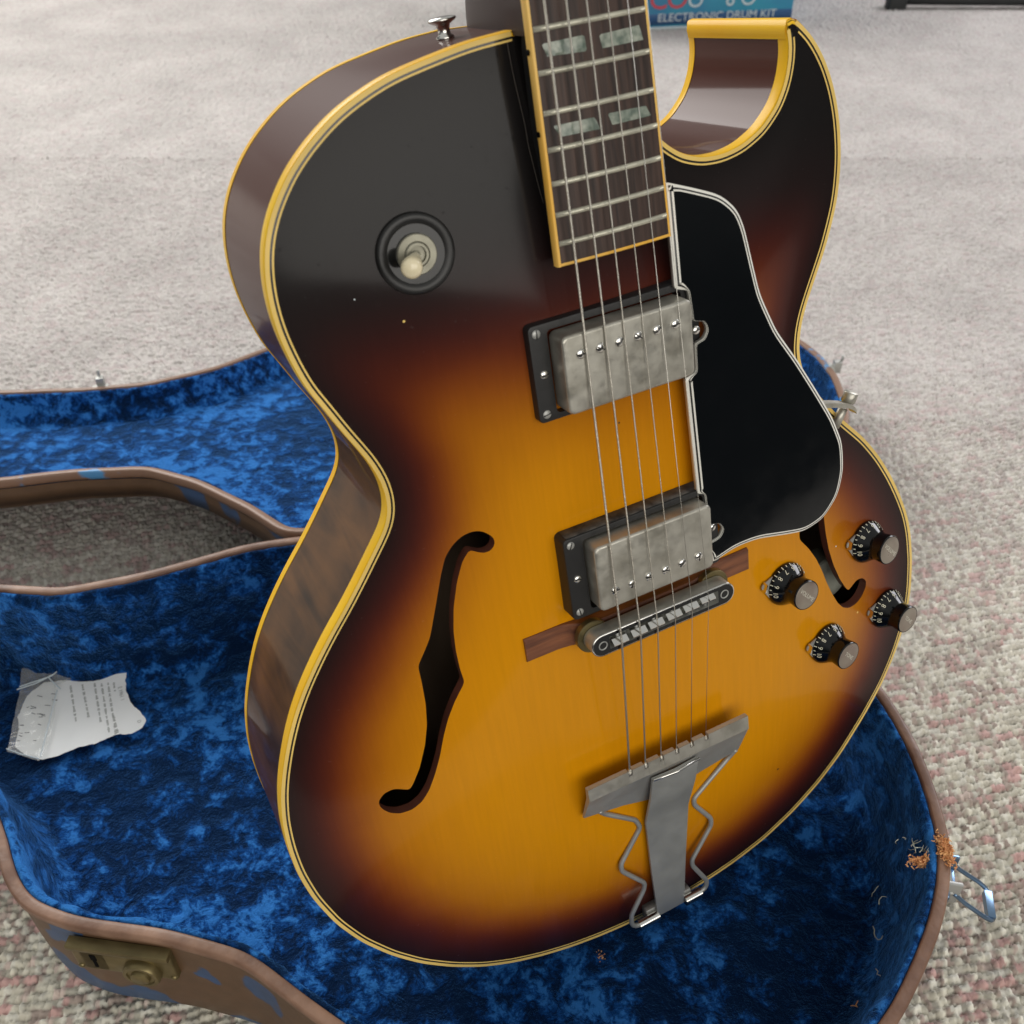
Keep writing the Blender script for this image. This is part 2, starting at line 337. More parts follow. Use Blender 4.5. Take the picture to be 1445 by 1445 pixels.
def resample(P, step, closed=False):
    P = np.asarray(P, float)
    if closed: P = np.vstack([P, P[:1]])
    d = np.r_[0, np.cumsum(np.linalg.norm(np.diff(P, axis=0), axis=1))]
    n = max(2, int(round(d[-1] / step)))
    t = np.linspace(0, d[-1], n + 1)
    Q = np.c_[tuple(np.interp(t, d, P[:, k]) for k in range(P.shape[1]))]
    return Q[:-1] if closed else Q

def smooth(P, sig, step, closed=False):
    k = np.arange(-int(3 * sig / step), int(3 * sig / step) + 1); w = np.exp(-.5 * (k * step / sig) ** 2); w /= w.sum()
    n = len(k) // 2
    if closed: E = np.vstack([P[-n:], P, P[:n]])
    else:      # reflect about the end points so they stay put
        E = np.vstack([2 * P[0] - P[n:0:-1], P, 2 * P[-1] - P[-2:-n - 2:-1]])
    return np.c_[tuple(np.convolve(E[:, c], w, 'valid') for c in range(P.shape[1]))]

def offs(P, o, closed=False):
    """shift a 2-D polyline sideways; +o is to the right of travel"""
    P = np.asarray(P, float)
    if closed: t = np.roll(P, -1, 0) - np.roll(P, 1, 0)
    else: t = np.gradient(P, axis=0)
    t /= np.linalg.norm(t, axis=1)[:, None] + 1e-12
    return P + o * np.c_[t[:, 1], -t[:, 0]]

def loft(rows, closed=True, cap0=False, cap1=False):
    n = len(rows[0]); V = np.vstack(rows); F = []
    m = n if closed else n - 1
    for r in range(len(rows) - 1):
        for i in range(m):
            a = r * n + i; b_ = r * n + (i + 1) % n; F.append([a, b_, b_ + n, a + n])
    if cap0: F.append(list(range(n))[::-1])
    if cap1: k = (len(rows) - 1) * n; F.append([k + i for i in range(n)])
    return V, F

def ring3(P2, z): return np.c_[P2, np.full(len(P2), float(z))]

def rrect(w, h, r, n=5, c=(0, 0)):
    out = []
    for (sx_, sy_, a0) in ((1, 1, 0), (-1, 1, 90), (-1, -1, 180), (1, -1, 270)):
        for k in range(n + 1):
            a = R(a0 + 90 * k / n); out.append((c[0] + sx_ * (w / 2 - r) + r * math.cos(a), c[1] + sy_ * (h / 2 - r) + r * math.sin(a)))
    return np.array(out)

def prism(P2, z0, z1, b=0.5, zf=None, nb=3):
    """counter-clockwise outline raised from z0 to z1 with a rounded top edge"""
    P2 = np.asarray(P2, float); rows = [ring3(P2, z0)]
    for k in range(nb + 1):
        a = R(90 * k / nb); rows.append(ring3(offs(P2, -b * (1 - math.cos(a)), True), z1 - b + b * math.sin(a)))
    if zf is not None: rows = [np.c_[r[:, :2], r[:, 2] + np.array([zf(x, y) for x, y in r[:, :2]])] for r in rows]
    return loft(rows, True, True, True)

def box(c, s, b=0.0):
    return prism(rrect(s[0], s[1], max(b, 0.05), 2 if b > 0 else 1, (c[0], c[1])), c[2] - s[2] / 2, c[2] + s[2] / 2, max(b, 0.04), nb=2 if b > 0 else 1)

def lathe(prof, n=32, frame=None, cap=True):
    rows = []
    for r, z in prof:
        a = np.arange(n) * 2 * math.pi / n; rows.append(np.c_[r * np.cos(a), r * np.sin(a), np.full(n, z)])
    V, F = loft(rows, True, cap, cap)
    if frame is not None:
        o, A = frame; V = V @ A.T + o
    return V, F

def frame_z(o, zdir, xdir=(1, 0, 0)):
    z = np.array(zdir, float); z /= np.linalg.norm(z); x = np.array(xdir, float); x -= z * (x @ z); x /= np.linalg.norm(x)
    return np.array(o, float), np.c_[x, np.cross(z, x), z]

def tube(P, r, n=8, cap=True):
    P = np.asarray(P, float); T = np.gradient(P, axis=0); T /= np.linalg.norm(T, axis=1)[:, None]
    up = np.array([0.123, 0.2, 1.0]); rows = []
    rr = np.broadcast_to(r, (len(P),)); prev = None
    for i in range(len(P)):
        if prev is None: u = np.cross(T[i], up)
        else: u = prev - T[i] * (prev @ T[i])
        u /= np.linalg.norm(u); prev = u; v = np.cross(T[i], u)
        a = np.arange(n) * 2 * math.pi / n
        rows.append(P[i] + rr[i] * (np.cos(a)[:, None] * u + np.sin(a)[:, None] * v))
    return loft(rows, True, cap, cap)

def text_mesh(name, s, size, m, parent, Mx, depth=0.02, align='CENTER', sx_=1.0):
    """flat lettering as a thin mesh; Mx places it (mm) in the parent's frame"""
    cu = bpy.data.curves.new(name, 'FONT'); cu.body = s; cu.size = size; cu.align_x = align; cu.align_y = 'CENTER'
    cu.extrude = depth; cu.resolution_u = 3
    tmp = bpy.data.objects.new('tmp', cu); S.collection.objects.link(tmp)
    me = bpy.data.meshes.new_from_object(tmp.evaluated_get(bpy.context.evaluated_depsgraph_get()))
    bpy.data.objects.remove(tmp); bpy.data.curves.remove(cu)
    n = len(me.vertices); c = np.empty(n * 3); me.vertices.foreach_get('co', c); c = c.reshape(-1, 3)
    c[:, 0] *= sx_
    A = np.array(Mx)[:3, :3]; t = np.array(Mx)[:3, 3]
    c = (c @ A.T + t - ORG) / 1000.0
    me.vertices.foreach_set('co', c.ravel()); me.update(); me.name = name
    return link(name, me, m, parent, False)

def mx_frame(o, xdir, zdir):
    z = np.array(zdir, float); z /= np.linalg.norm(z); x = np.array(xdir, float); x -= z * (x @ z); x /= np.linalg.norm(x)
    Mx = np.eye(4); Mx[:3, 0] = x; Mx[:3, 1] = np.cross(z, x); Mx[:3, 2] = z; Mx[:3, 3] = o; return Mx

def inpoly(P, poly):
    x, y = P[:, 0], P[:, 1]; c = np.zeros(len(P), bool); n = len(poly); j = n - 1
    for i in range(n):
        xi, yi = poly[i]; xj, yj = poly[j]
        if yi != yj: c ^= ((yi > y) != (yj > y)) & (x < (xj - xi) * (y - yi) / (yj - yi) + xi)
        j = i
    return c

def seg_dist(P, poly):
    a = poly; b_ = np.roll(poly, -1, 0); best = np.full(len(P), 1e9)
    for i in range(len(a)):
        ab = b_[i] - a[i]; t = np.clip(((P - a[i]) @ ab) / (ab @ ab + 1e-9), 0, 1)
        best = np.minimum(best, np.linalg.norm(P - a[i] - t[:, None] * ab, axis=1))
    return best

def fill(outer, holes, step, jitter=0.15):
    """triangulate a polygon with holes and inner grid points -> verts2d, tris"""
    lo = outer.min(0); hi = outer.max(0)
    gx = np.arange(lo[0], hi[0], step); gy = np.arange(lo[1], hi[1], step * 0.87)
    G = np.array([(x + (step / 2 if j % 2 else 0), y) for j, y in enumerate(gy) for x in gx])
    G = G[inpoly(G, outer)]
    bd = [outer] + list(holes)
    keep = np.ones(len(G), bool)
    for h in holes: keep &= ~inpoly(G, h)
    G = G[keep]
    for p in bd: G = G[seg_dist(G, p) > step * 0.55]
    V = [tuple(p) for p in outer]; E = [(i, (i + 1) % len(outer)) for i in range(len(outer))]
    for h in holes:
        k = len(V); V += [tuple(p) for p in h]; E += [(k + i, k + (i + 1) % len(h)) for i in range(len(h))]
    V += [tuple(p) for p in G]
    r = geometry.delaunay_2d_cdt([Vector(v) for v in V], E, [], 0, 1e-5)
    vv = np.array([tuple(v) for v in r[0]]); tt = np.array([list(f) for f in r[2]])
    c = vv[tt].mean(1); k = inpoly(c, outer)
    for h in holes: k &= ~inpoly(c, h)
    return vv, tt[k]

# ------------------------------------------------------------------ floor
ORG = np.zeros(3)
fl = obj('floor', [(-9000, -150, 0), (9000, -150, 0), (9000, 14000, 0), (-9000, 14000, 0)], [[0, 1, 2, 3]], M['carpet'], smooth=False)
tag(fl, kind='structure')

def carpet_patch(X0, X1, Y0, Y1, st, zoom, nm, far):
    """rows of looped yarn, each loop its own bump and colour (one countless mass)"""
    nx = int((X1 - X0) / st); ny = int((Y1 - Y0) / st)
    gx, gy = np.meshgrid(X0 + np.arange(nx) * st, Y0 + np.arange(ny) * st, indexing='ij')
    a = R(12); u = gx * math.cos(a) + gy * math.sin(a); v = -gx * math.sin(a) + gy * math.cos(a)
    # wobble the rows
    v = v + 1.3 * np.sin(u / 31.0 + 1.0) + 0.8 * np.sin(u / 11.3 + v / 40.0); u = u + 0.9 * np.sin(v / 17.0)
    RP, TP = 6.0 * zoom, 3.9 * zoom
    row = np.floor(v / RP).astype(int); fv = v / RP - row - 0.5
    sh = (np.sin(row * 12.9898) * 43758.5453) % 1.0
    uu = u / TP + sh; col = np.floor(uu).astype(int); fu = uu - col - 0.5
    hsh = lambda a_, b_, k: (np.sin(a_ * 127.1 + b_ * 311.7 + k * 74.7) * 43758.5453) % 1.0
    h1 = hsh(row, col, 1); h2 = hsh(row, col, 2); h3 = hsh(row, col, 3); h4 = hsh(row, col, 4)
    ox = (h2 - .5) * .35; oy = (h3 - .5) * .3
    d = np.sqrt(((fu - ox) * 1.0) ** 2 * 1.25 + ((fv - oy) * 1.1) ** 2)
    z = 4.6 * (0.45 + 0.85 * h1) * np.clip(1 - (d / 0.62) ** 2, 0, 1) ** 0.6
    # twisted plies inside each loop
    z += 0.45 * np.sin((fu * 9 + fv * 7) + h4 * 6) + RNG.normal(0, 0.16, z.shape)
    z += 0.6 * np.sin(gx / 90) * np.sin(gy / 70)
    pal = np.array([(0.56, 0.545, 0.455), (0.47, 0.45, 0.375), (0.62, 0.61, 0.53), (0.36, 0.30, 0.26), (0.47, 0.31, 0.285), (0.33, 0.27, 0.25), (0.50, 0.42, 0.37)])
    run = hsh(row, np.floor(col / 4.0), 9)                      # colour runs along a row
    idx = np.select([run < .20, h2 < .30, h2 < .55, h2 < .76, h2 < .86], [4, 0, 2, 1, 6], 3)
    idx = np.where((run < .2) & (h4 > .6), 3, idx)
    C = pal[idx] * (0.80 + 0.35 * h3)[..., None] * (0.50 + 0.50 * np.clip(z / 4.0, 0, 1))[..., None] ** 0.0
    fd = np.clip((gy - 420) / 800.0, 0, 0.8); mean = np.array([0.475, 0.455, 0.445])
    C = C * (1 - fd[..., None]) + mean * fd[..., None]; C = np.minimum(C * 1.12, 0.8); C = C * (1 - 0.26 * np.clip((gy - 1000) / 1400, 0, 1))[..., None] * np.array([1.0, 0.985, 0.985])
    V = np.c_[gx.ravel(), gy.ravel(), (z + 0.3).ravel()] / 1000.0
    ii = np.arange(nx * ny).reshape(nx, ny)
    F = np.stack([ii[:-1, :-1], ii[1:, :-1], ii[1:, 1:], ii[:-1, 1:]], -1).reshape(-1, 4)
    # leave out what lies wholly under the case and outside the picture
    me = bpy.data.meshes.new(nm); me.vertices.add(len(V)); me.vertices.foreach_set('co', V.ravel().astype(np.float32))
    cx = V[F[:, 0], 0]; cy = V[F[:, 0], 1]
    vis = (np.abs(cx) < 0.14 + cy * 0.62 + 0.1)
    vis &= ~((cx > -0.08) & (cx < 0.2) & (cy > 0.30) & (cy < 0.95))
    F = F[vis]
    me.loops.add(F.size); me.loops.foreach_set('vertex_index', F.ravel().astype(np.int32))
    me.polygons.add(len(F)); me.polygons.foreach_set('loop_start', np.arange(0, F.size, 4, dtype=np.int32))
    me.polygons.foreach_set('loop_total', np.full(len(F), 4, dtype=np.int32))
    me.update(calc_edges=True)
    at = me.color_attributes.new('yarn', 'FLOAT_COLOR', 'POINT')
    at.data.foreach_set('color', np.c_[C.reshape(-1, 3), np.ones(nx * ny)].ravel().astype(np.float32))
    o = link(nm, me, M['carpet_near'], None, True)
    tag(o, ('speckled beige and pink loop carpet in slanting rows round the case', 'pale grey loop carpet just behind the open case', 'pale mauve-grey loop carpet far back by the drum kit carton')[far], 'carpet', kind='stuff')
carpet_patch(-660, 780, 60, 940, 1.55, 1.0, 'carpet_pile', 0)
carpet_patch(-1150, 1150, 936, 1700, 2.1, 1.0, 'carpet_pile', 1)
carpet_patch(-1850, 1850, 1694, 2960, 2.9, 1.0, 'carpet_pile', 2)

# ------------------------------------------------------------------ guitar case
FRONT = [(-415, 568), (-349, 562), (-287, 580), (-216, 612), (-178, 621), (-110, 630), (0, 632), (90, 618), (170, 588), (225, 535), (254, 480),
         (264, 446), (269, 415), (270, 380), (267, 343), (257, 314), (243, 288), (226, 264), (209, 242), (170, 205), (110, 178), (30, 172), (-50, 205),
         (-115, 246), (-150, 270), (-199, 283), (-252, 290), (-283, 301), (-300, 318), (-316, 345), (-345, 385), (-385, 420), (-440, 440),
         (-490, 470), (-500, 520), (-480, 560), (-450, 570)]
LID = [(-178, 625), (-187, 626), (-228, 665), (-281, 706), (-332, 730), (-397, 725), (-457, 709), (-540, 700), (-640, 740), (-680, 800),
       (-670, 880), (-600, 905), (-538, 898), (-459, 904), (-391, 918), (-330, 957), (-283, 1013), (-200, 1078), (-90, 1130), (20, 1158), (140, 1160),
       (240, 1135), (305, 1090), (338, 1038), (349, 996), (353, 938), (346, 876), (335, 830), (300, 760), (240, 690), (150, 645), (0, 634), (-100, 634)]
case = bpy.data.objects.new('guitar_case', None); S.collection.objects.link(case)
case.location = (0, 0.40, 0)
tag(case, 'open worn brown guitar case lined with crushed blue velvet under the guitar', 'guitar case')

def outline(P, sig=9):
    P = resample(P, 4, True); P = smooth(P, sig, 4, True)
    a = 0.5 * np.sum(P[:, 0] * np.roll(P[:, 1], -1) - np.roll(P[:, 0], -1) * P[:, 1])
    if a < 0: P = P[::-1]
    return P                     # counter-clockwise: +offset (right of travel) is outwards

def fn(x, y, s, k=0.0): return noise.noise(Vector((x / s, y / s, k)))

def half(P, D, parent, pre, vel, place=None):
    """one shell: D = height of its rim above its underside (mm)"""
    O = lambda o: offs(P, o, True)
    def put(V): return V if place is None else place(np.asarray(V, float))
    # outside wall and bottom
    prof = [(-1.6, D - 10), (-1.8, D * .6), (-3, D * .3), (-5, 16), (-9, 7), (-15, 2.5), (-24, 1.2)]
    V, F = loft([ring3(O(a), z) for a, z in prof]); F = [f[::-1] for f in F]
    k = len(prof) - 1; n = len(P); F.append([k * n + i for i in range(n)][::-1])
    o = obj(pre + '_shell', put(V), F, M['shell'], parent)
    # rolled edging
    prof = [(-1.9, D - 9), (-.2, D - 8.4), (0.6, D - 5), (0.6, D - 1.5), (0.1, D - .4), (-1, D), (-5.6, D), (-6.4, D - .5), (-6.8, D - 1.5), (-7, D - 9)]
    rows = []
    for a, z in prof:
        q = O(a); zz = np.array([z + 0.5 * fn(x, y, 40, 2.0) for x, y in q]); rows.append(np.c_[q, zz])
    V, F = loft(rows); obj(pre + '_edging', put(V), [f[::-1] for f in F], M['rim_vinyl' if place is None else 'rim_lid'], parent)
    # padded lining: roll, wall, floor
    prof = [(-7.0, D - 6), (-7.2, D - 2.2), (-9.2, D - 1.2), (-11.2, D - 2.8), (-12.2, D - 8), (-12.9, D - 18), (-14, D * .62), (-16, D * .45), (-19, 34 if D > 60 else 20), (-24, 24 if D > 60 else 12), (-29, 21 if D > 60 else 9)]
    if D <= 60: prof = [p for p in prof if not (p[0] in (-12.9, -16))]
    rows = []; zl = prof[-1][1]
    for k, (a, z) in enumerate(prof):
        q = O(a); s = np.r_[0, np.cumsum(np.linalg.norm(np.diff(q, axis=0), axis=1))]
        zz = []; qq = []
        nn = offs(q, 1.0, True) - q
        for i, (x, y) in enumerate(q):
            w = min(1.0, max(0, (k - 1) / 3))
            fo = 3.2 * w * fn(s[i], z * 0.35, 16, 5.5) + 1.6 * w * fn(s[i], z * .3, 7, 9.5)
            qq.append(q[i] + nn[i] * fo); zz.append(z + (0.8 * fn(x, y, 9, 1.0) if k < len(prof) - 1 else 0))
        rows.append(np.c_[np.array(qq), np.array(zz)])
    V, F = loft(rows); F = [f[::-1] for f in F]
    inner = rows[-1][:, :2]
    vv, tt = fill(inner, [], 6.0)
    z = np.full(len(vv), float(zl))
    dd = seg_dist(vv, inner); w = np.clip(dd / 14, 0, 1)
    for i, (x, y) in enumerate(vv):
        z[i] += w[i] * (1.5 * fn(x, y, 30, 3.0) + 1.2 * abs(fn(x, y, 15, 7.0)) + 0.7 * fn(x, y, 8, 4.0))
    k = len(V); V = np.vstack([V, np.c_[vv, z]])
    F = F + [[a + k, b_ + k, c + k] for a, b_, c in tt]
    obj(pre + '_lining', put(V), F, vel, parent)

ORG = np.array([0, 400.0, 0])
PF = outline(FRONT)
half(PF, 112, case, 'base', M['velvet'])

HY, HZ, SL = 633.0, 112.0, 0.16
ang = math.atan(SL); DL = 40.0
def tilt(V):
    y = (V[:, 1] - HY) / math.cos(ang); z = V[:, 2] - DL
    return np.c_[V[:, 0], HY + y * math.cos(ang) + z * math.sin(ang), HZ - y * math.sin(ang) + z * math.cos(ang) - 0.2]
PL = outline(LID)
half(PL, DL, case, 'lid', M['velvet2'], tilt)

# hinges where the halves meet
for hx in (-120, 60):
    V, F = lathe([(3, -16), (3, 16)], 12, frame_z((hx, 634, 113), (1, 0, 0)))
    obj('hinge', V, F, M['brass'], case)

def wall_frame(P, near):
    i = np.argmin(np.linalg.norm(P - np.array(near), axis=1)); t = P[(i + 1) % len(P)] - P[i - 1]; t /= np.linalg.norm(t)
    return P[i], t, np.array([t[1], -t[0]])

# brass lock on the near wall
p, t, nrm = wall_frame(PF, (-224, 287))
def on_wall(p, t, nrm, z0):
    A = np.array([[t[0], t[1], 0], [0, 0, 1], [nrm[0], nrm[1], 0]])      # rows: along, up, out
    return lambda V: np.asarray(V, float) @ A + np.array([p[0], p[1], z0])
put = on_wall(p, t, nrm, 82)
V, F = prism(rrect(62, 27, 2.5), -2, 3.2, 1.0); lock = obj('lock_plate', put(V), F, M['brass'], case, auto=40)
V, F = box((0, 14.5, 2.5), (62, 5, 7), 1.0); obj('lock_lip', put(V), F, M['brass'], lock, auto=40)
V, F = lathe([(11.5, 3), (11.5, 6.5), (10.6, 8), (8.6, 8), (8.2, 7), (6, 7), (5.6, 9), (4.8, 9.6), (0.01, 9.6)], 36, frame_z((11, -5.5, 0), (0, 0, 1)), False); obj('lock_button', put(V), F, M['brass'], lock, auto=40)
V, F = box((-18.5, 1.5, 3.3), (4.2, 7, 0.7), 0.8); obj('keyhole', put(V), F, M['hole_dark'], lock)
V, F = box((-18.5, -5, 3.3), (2.2, 9, 0.7), 0.4); obj('keyhole', put(V), F, M['hole_dark'], lock)
V, F = prism(rrect(15, 21, 2), 3.0, 3.45, .3); V = V + np.array([-18.5, -1.5, -0.25]); obj('keyhole_plate', put(V), F, M['brass'], lock)
for q in ((-28.5, -10.5), (28.5, -10.5)):
    V, F = lathe([(2, 3.2), (1.7, 4.0), (0.01, 4.3)], 12, frame_z((q[0], q[1], 0), (0, 0, 1)), False); obj('rivet', put(V), F, M['brass'], lock)

# polished latch at the foot end, its bail hanging open
p, t, nrm = wall_frame(PF, (270, 342))
put = on_wall(p, t, nrm, 74)
V, F = prism(rrect(50, 38, 2), -1.8, 3.0, 0.8); latch = obj('latch_plate', put(V), F, M['steel_sky_tint'], case, auto=40)
V, F = box((-10, 2, 8), (3, 20, 13), 1); obj('latch_lug', put(V), F, M['nickel_dark'], latch, auto=40)
V, F = box((9, 2, 8), (3, 20, 13), 1); obj('latch_lug', put(V), F, M['steel_sky_tint'], latch, auto=40)
V, F = box((0, -5, 12.5), (21, 9, 3), 1); obj('latch_lever', put(V), F, M['steel_sky_tint'], latch, auto=40)
V, F = tube([(-12, 2, 9), (0, 2, 9), (12, 2, 9)], 2.0, 10); obj('latch_pin', put(V), F, M['nickel_dark'], latch)
bail = [(-11, 2, 11), (-11.5, -6, 20), (-12, -16, 34), (-11, -20, 39), (-8, -22, 41), (8, -22, 41), (11, -20, 39), (12, -16, 34), (11.5, -6, 20), (11, 2, 11)]
V, F = tube(resample(bail, 1.5), 1.5, 8); obj('latch_bail', put(V), F, M['steel_sky_tint'], latch)
V, F = box((0, -21.5, 40), (19, 6, 5), 0.8); obj('latch_tab', put(V), F, M['steel_sky_tint'], latch, auto=40)

# small catches on the far edge of the lid
for near, s in (((-436, 905), 1.0), ((352, 960), 0.9)):
    p, t, nrm = wall_frame(PL, near)
    base = tilt(np.array([[p[0], p[1], DL - 6.0]]))[0]
    put = on_wall(base[:2], t, nrm, base[2])
    V, F = prism(rrect(18, 12, 1.5), -1.5, 3, 0.6); cc = obj('catch_plate', put(V), F, M['nickel_dark'], case, auto=40)
    V, F = box((0, 6, 7), (8, 14, 8), 1.2); obj('catch_hook', put(V), F, M['nickel_dark'], cc, auto=40)
    V, F = tube([(0, 10, 9), (1, 15, 12), (0, 19, 11)], 1.6, 8); obj('catch_hook', put(V), F, M['nickel_dark'], cc)

# splintered edging at the foot: torn fibre hanging inside
def fibres(c, n, L, m, name, parent, spread=(1, 1, 1), r=0.28, seed=1):
    rg = np.random.default_rng(seed); mb = MB()
    for _ in range(n):
        p0 = np.array(c) + rg.normal(0, 1, 3) * spread; d = rg.normal(0, 1, 3); d /= np.linalg.norm(d); P = [p0]
        for k in range(4):
            d = d + rg.normal(0, .45, 3); d /= np.linalg.norm(d); P.append(P[-1] + d * L / 4 * rg.uniform(.6, 1.3))
        V, F = tube(P, np.linspace(r * rg.uniform(.6, 1.6), r * .4, 5), 4); mb.add(V, F)
    o = mb.obj(name, m, parent); o['kind'] = 'stuff'; return o
fibres((262, 338, 112), 330, 2.6, M['crumb'], 'torn_fibre', case, (1.9, 4.6, 0.9), 0.5, 2)
fibres((249, 334, 106), 190, 3.0, M['crumb'], 'torn_fibre', case, (4.0, 1.5, 1.3), 0.5, 3)
fibres((248, 342, 105), 16, 6, M['crumb_pale'], 'torn_fibre', case, (3.5, 4, 2), 0.25, 4)
fibres((232, 330, 78), 2, 8, M['crumb_pale'], 'loose_thread', case, (8, 6, 3), 0.22, 5)

# ------------------------------------------------------------------ things on the velvet
ORG = np.zeros(3)
def crumb(c, n, sz, name, label, seed):
    rg = np.random.default_rng(seed); mb = MB()
    for _ in range(n):
        a = rg.normal(0, sz, 3) * (1, 1, .35); s = rg.uniform(.35, .9) * sz * .5
        V = rg.normal(0, 1, (6, 3)); V /= np.linalg.norm(V, axis=1)[:, None]
        bmx = bmesh.new(); [bmx.verts.new(v) for v in V]; bmesh.ops.convex_hull(bmx, input=bmx.verts)
        bmx.verts.ensure_lookup_table(); bmx.verts.index_update()
        mb.add(np.array([v.co for v in bmx.verts]) * s + a, [[v.index for v in f.verts] for f in bmx.faces]); bmx.free()
    o = mb.obj(name, M['crumb'], None, False, None); o.location = Vector(c) / 1000
    tag(o, label, 'wood crumb'); return o
crumb((57, 315, 25.5), 26, 1.7, 'wood_crumb', 'small orange wood crumb on blue velvet below the guitar', 11)

def lint(c, L, name, label, seed, m):
    rg = np.random.default_rng(seed); P = [np.zeros(3)]; d = rg.normal(0, 1, 3) * (1, 1, .15)
    for k in range(6):
        d = d + rg.normal(0, .6, 3) * (1, 1, .1); d /= np.linalg.norm(d); P.append(P[-1] + d * L / 6)
    V, F = tube(P, 0.35, 5); o = obj(name, V, F, m); o.location = Vector(c) / 1000; tag(o, label, 'lint')
lint((226, 300, 40), 12, 'lint_fleck', 'pale lint fleck on dark velvet near the foot latch', 3, M['crumb_pale'])
lint((212, 283, 34), 9, 'lint_fleck', 'reddish wood sliver on dark velvet near the case foot', 5, M['crumb'])
lint((234, 318, 46), 14, 'lint_fleck', 'curled pale thread on the velvet below the splintered edge', 8, M['crumb_pale'])

# torn paper slip, partly in a clear bag
PB = np.array([(-376.9, 536.8), (-345, 544.2), (-314.9, 551.0), (-313.1, 539.8), (-307.4, 526.6), (-301.4, 517.1), (-290.4, 507.8), (-284.6, 499.8), (-285.5, 493.0), (-293.0, 487.5),
               (-305.7, 487.5), (-319.1, 478.1), (-325.9, 477.0), (-335.1, 472.2), (-344.0, 466.8), (-353.3, 464.2), (-366, 467), (-376.5, 474), (-380.8, 493.0), (-385.0, 502.1), (-384.7, 510.1), (-385.3, 521.8)])
PB = resample(PB, 2.2, True)
PB = PB + np.array([[0.9 * fn(x, y, 4, 1), 0.9 * fn(x, y, 4, 6)] for x, y in PB])
def pz(x, y): return 27.4 + 1.0 * fn(x, y, 22, 2.2) + 0.035 * max(0, -356 - x) ** 1.35 + 0.010 * max(0, x + 310) ** 1.5
vv, tt = fill(PB, [], 3.5)
Vt = np.array([(x, y, pz(x, y) + .25) for x, y in vv]); Vb = Vt - [0, 0, .2]
n0 = len(Vt); nb = len(PB)
F = [list(f) for f in tt] + [[a + n0, c + n0, b_ + n0] for a, b_, c in tt]
slip = bpy.data.objects.new('paper_slip', None); S.collection.objects.link(slip); slip.location = (-0.335, 0.505, 0.0265)
tag(slip, 'torn white printed paper slip half in a clear bag on the blue velvet', 'paper')
ORG = np.array([-335.0, 505, 26.5])
obj('sheet', np.vstack([Vt, Vb]), F, M['paper'], slip)
def on_paper(x0, y0, x1, y1, w, m, name='print'):
    d = np.array([x1 - x0, y1 - y0]); L = np.linalg.norm(d); d /= L; nn = np.array([-d[1], d[0]]); k = max(2, int(L / 3)); V = []
    for i in range(k + 1):
        c = np.array([x0, y0]) + d * L * i / k
        for s in (-.5, .5): q = c + nn * w * s; V.append((q[0], q[1], pz(*q) + .36))
    return V, [[2 * i, 2 * i + 2, 2 * i + 3, 2 * i + 1] for i in range(k)]
rg = np.random.default_rng(5)
mb = MB()
for (x0, y0, x1, y1) in ((-346.4, 536.3, -329.1, 499.6), (-337.1, 537.8, -320.0, 498.9), (-331.5, 537.8, -310.5, 488.8), (-326.5, 538.5, -305.0, 487.6), (-355.4, 534.9, -339.5, 499.6), (-322, 539, -318, 529), (-312, 505, -304, 489)):
    L = math.hypot(x1 - x0, y1 - y0); s = 0.0
    while s < L - 2:
        w = rg.uniform(2.2, 8); e = min(L, s + w)
        a = s
        while a < e - .6:                                  # letters inside a word
            b2 = min(e, a + rg.uniform(.7, 1.3))
            V, F = on_paper(x0 + (x1 - x0) * a / L, y0 + (y1 - y0) * a / L, x0 + (x1 - x0) * b2 / L, y0 + (y1 - y0) * b2 / L, rg.uniform(1.0, 2.0), None); mb.add(V, F)
            a = b2 + .35
        s = e + 1.6
mb.obj('print', M['ink'], slip, False, None)
a = math.atan2(487.0 - 540, 4 + 18)
text_mesh('print', 'E 1961 1000', 4.4, M['ink'], slip, mx_frame((-311, 524, pz(-311, 524) + .5), (0.42, -0.9, 0), (0, 0, 1)), 0.01)
text_mesh('print', 'D', 4.0, M['ink'], slip, mx_frame((-290, 499, pz(-290, 499) + .5), (0.42, -0.9, 0), (0, 0, 1)), 0.01)
mb = MB()
for k in range(22):
    x = rg.uniform(-382, -364); y = rg.uniform(476, 528); V, F = on_paper(x, y, x + rg.uniform(1, 5), y + rg.uniform(-1, 1), .7, None); mb.add(V, F)
mb.obj('ink_marks', M['ink_dark'], slip, False, None)
# clear bag: crumpled film over the left edge and above
BG = resample(np.array([(-360, 560), (-386.7, 558), (-397, 546), (-391, 527), (-388, 510), (-384, 490), (-380, 468), (-354, 461), (-352.5, 480), (-357, 505), (-366, 533), (-351, 545)]), 3, True)
vv, tt = fill(BG, [], 3.0)
V = np.array([(x, y, pz(x, y) + 2.0 + 2.8 * abs(fn(x, y, 9, 4)) + 1.2 * fn(x, y, 4, 8)) for x, y in vv])
obj('clear_bag', V, tt, M['film'], slip)
mb = MB()
for pts in ([(-361, 558), (-371, 540), (-391, 527)], [(-371, 541), (-380, 532), (-392, 524)], [(-372, 538), (-364, 531), (-360, 528)], [(-362, 527), (-358.5, 500), (-353.5, 464)], [(-380, 469), (-368, 465), (-354, 462)]):
    P = resample([(x, y, pz(x, y) + 4.5) for x, y in pts], 2)
    V, F = tube(P, 0.55, 5); mb.add(V, F)
mb.obj('bag_crease', M['box_white'], slip)

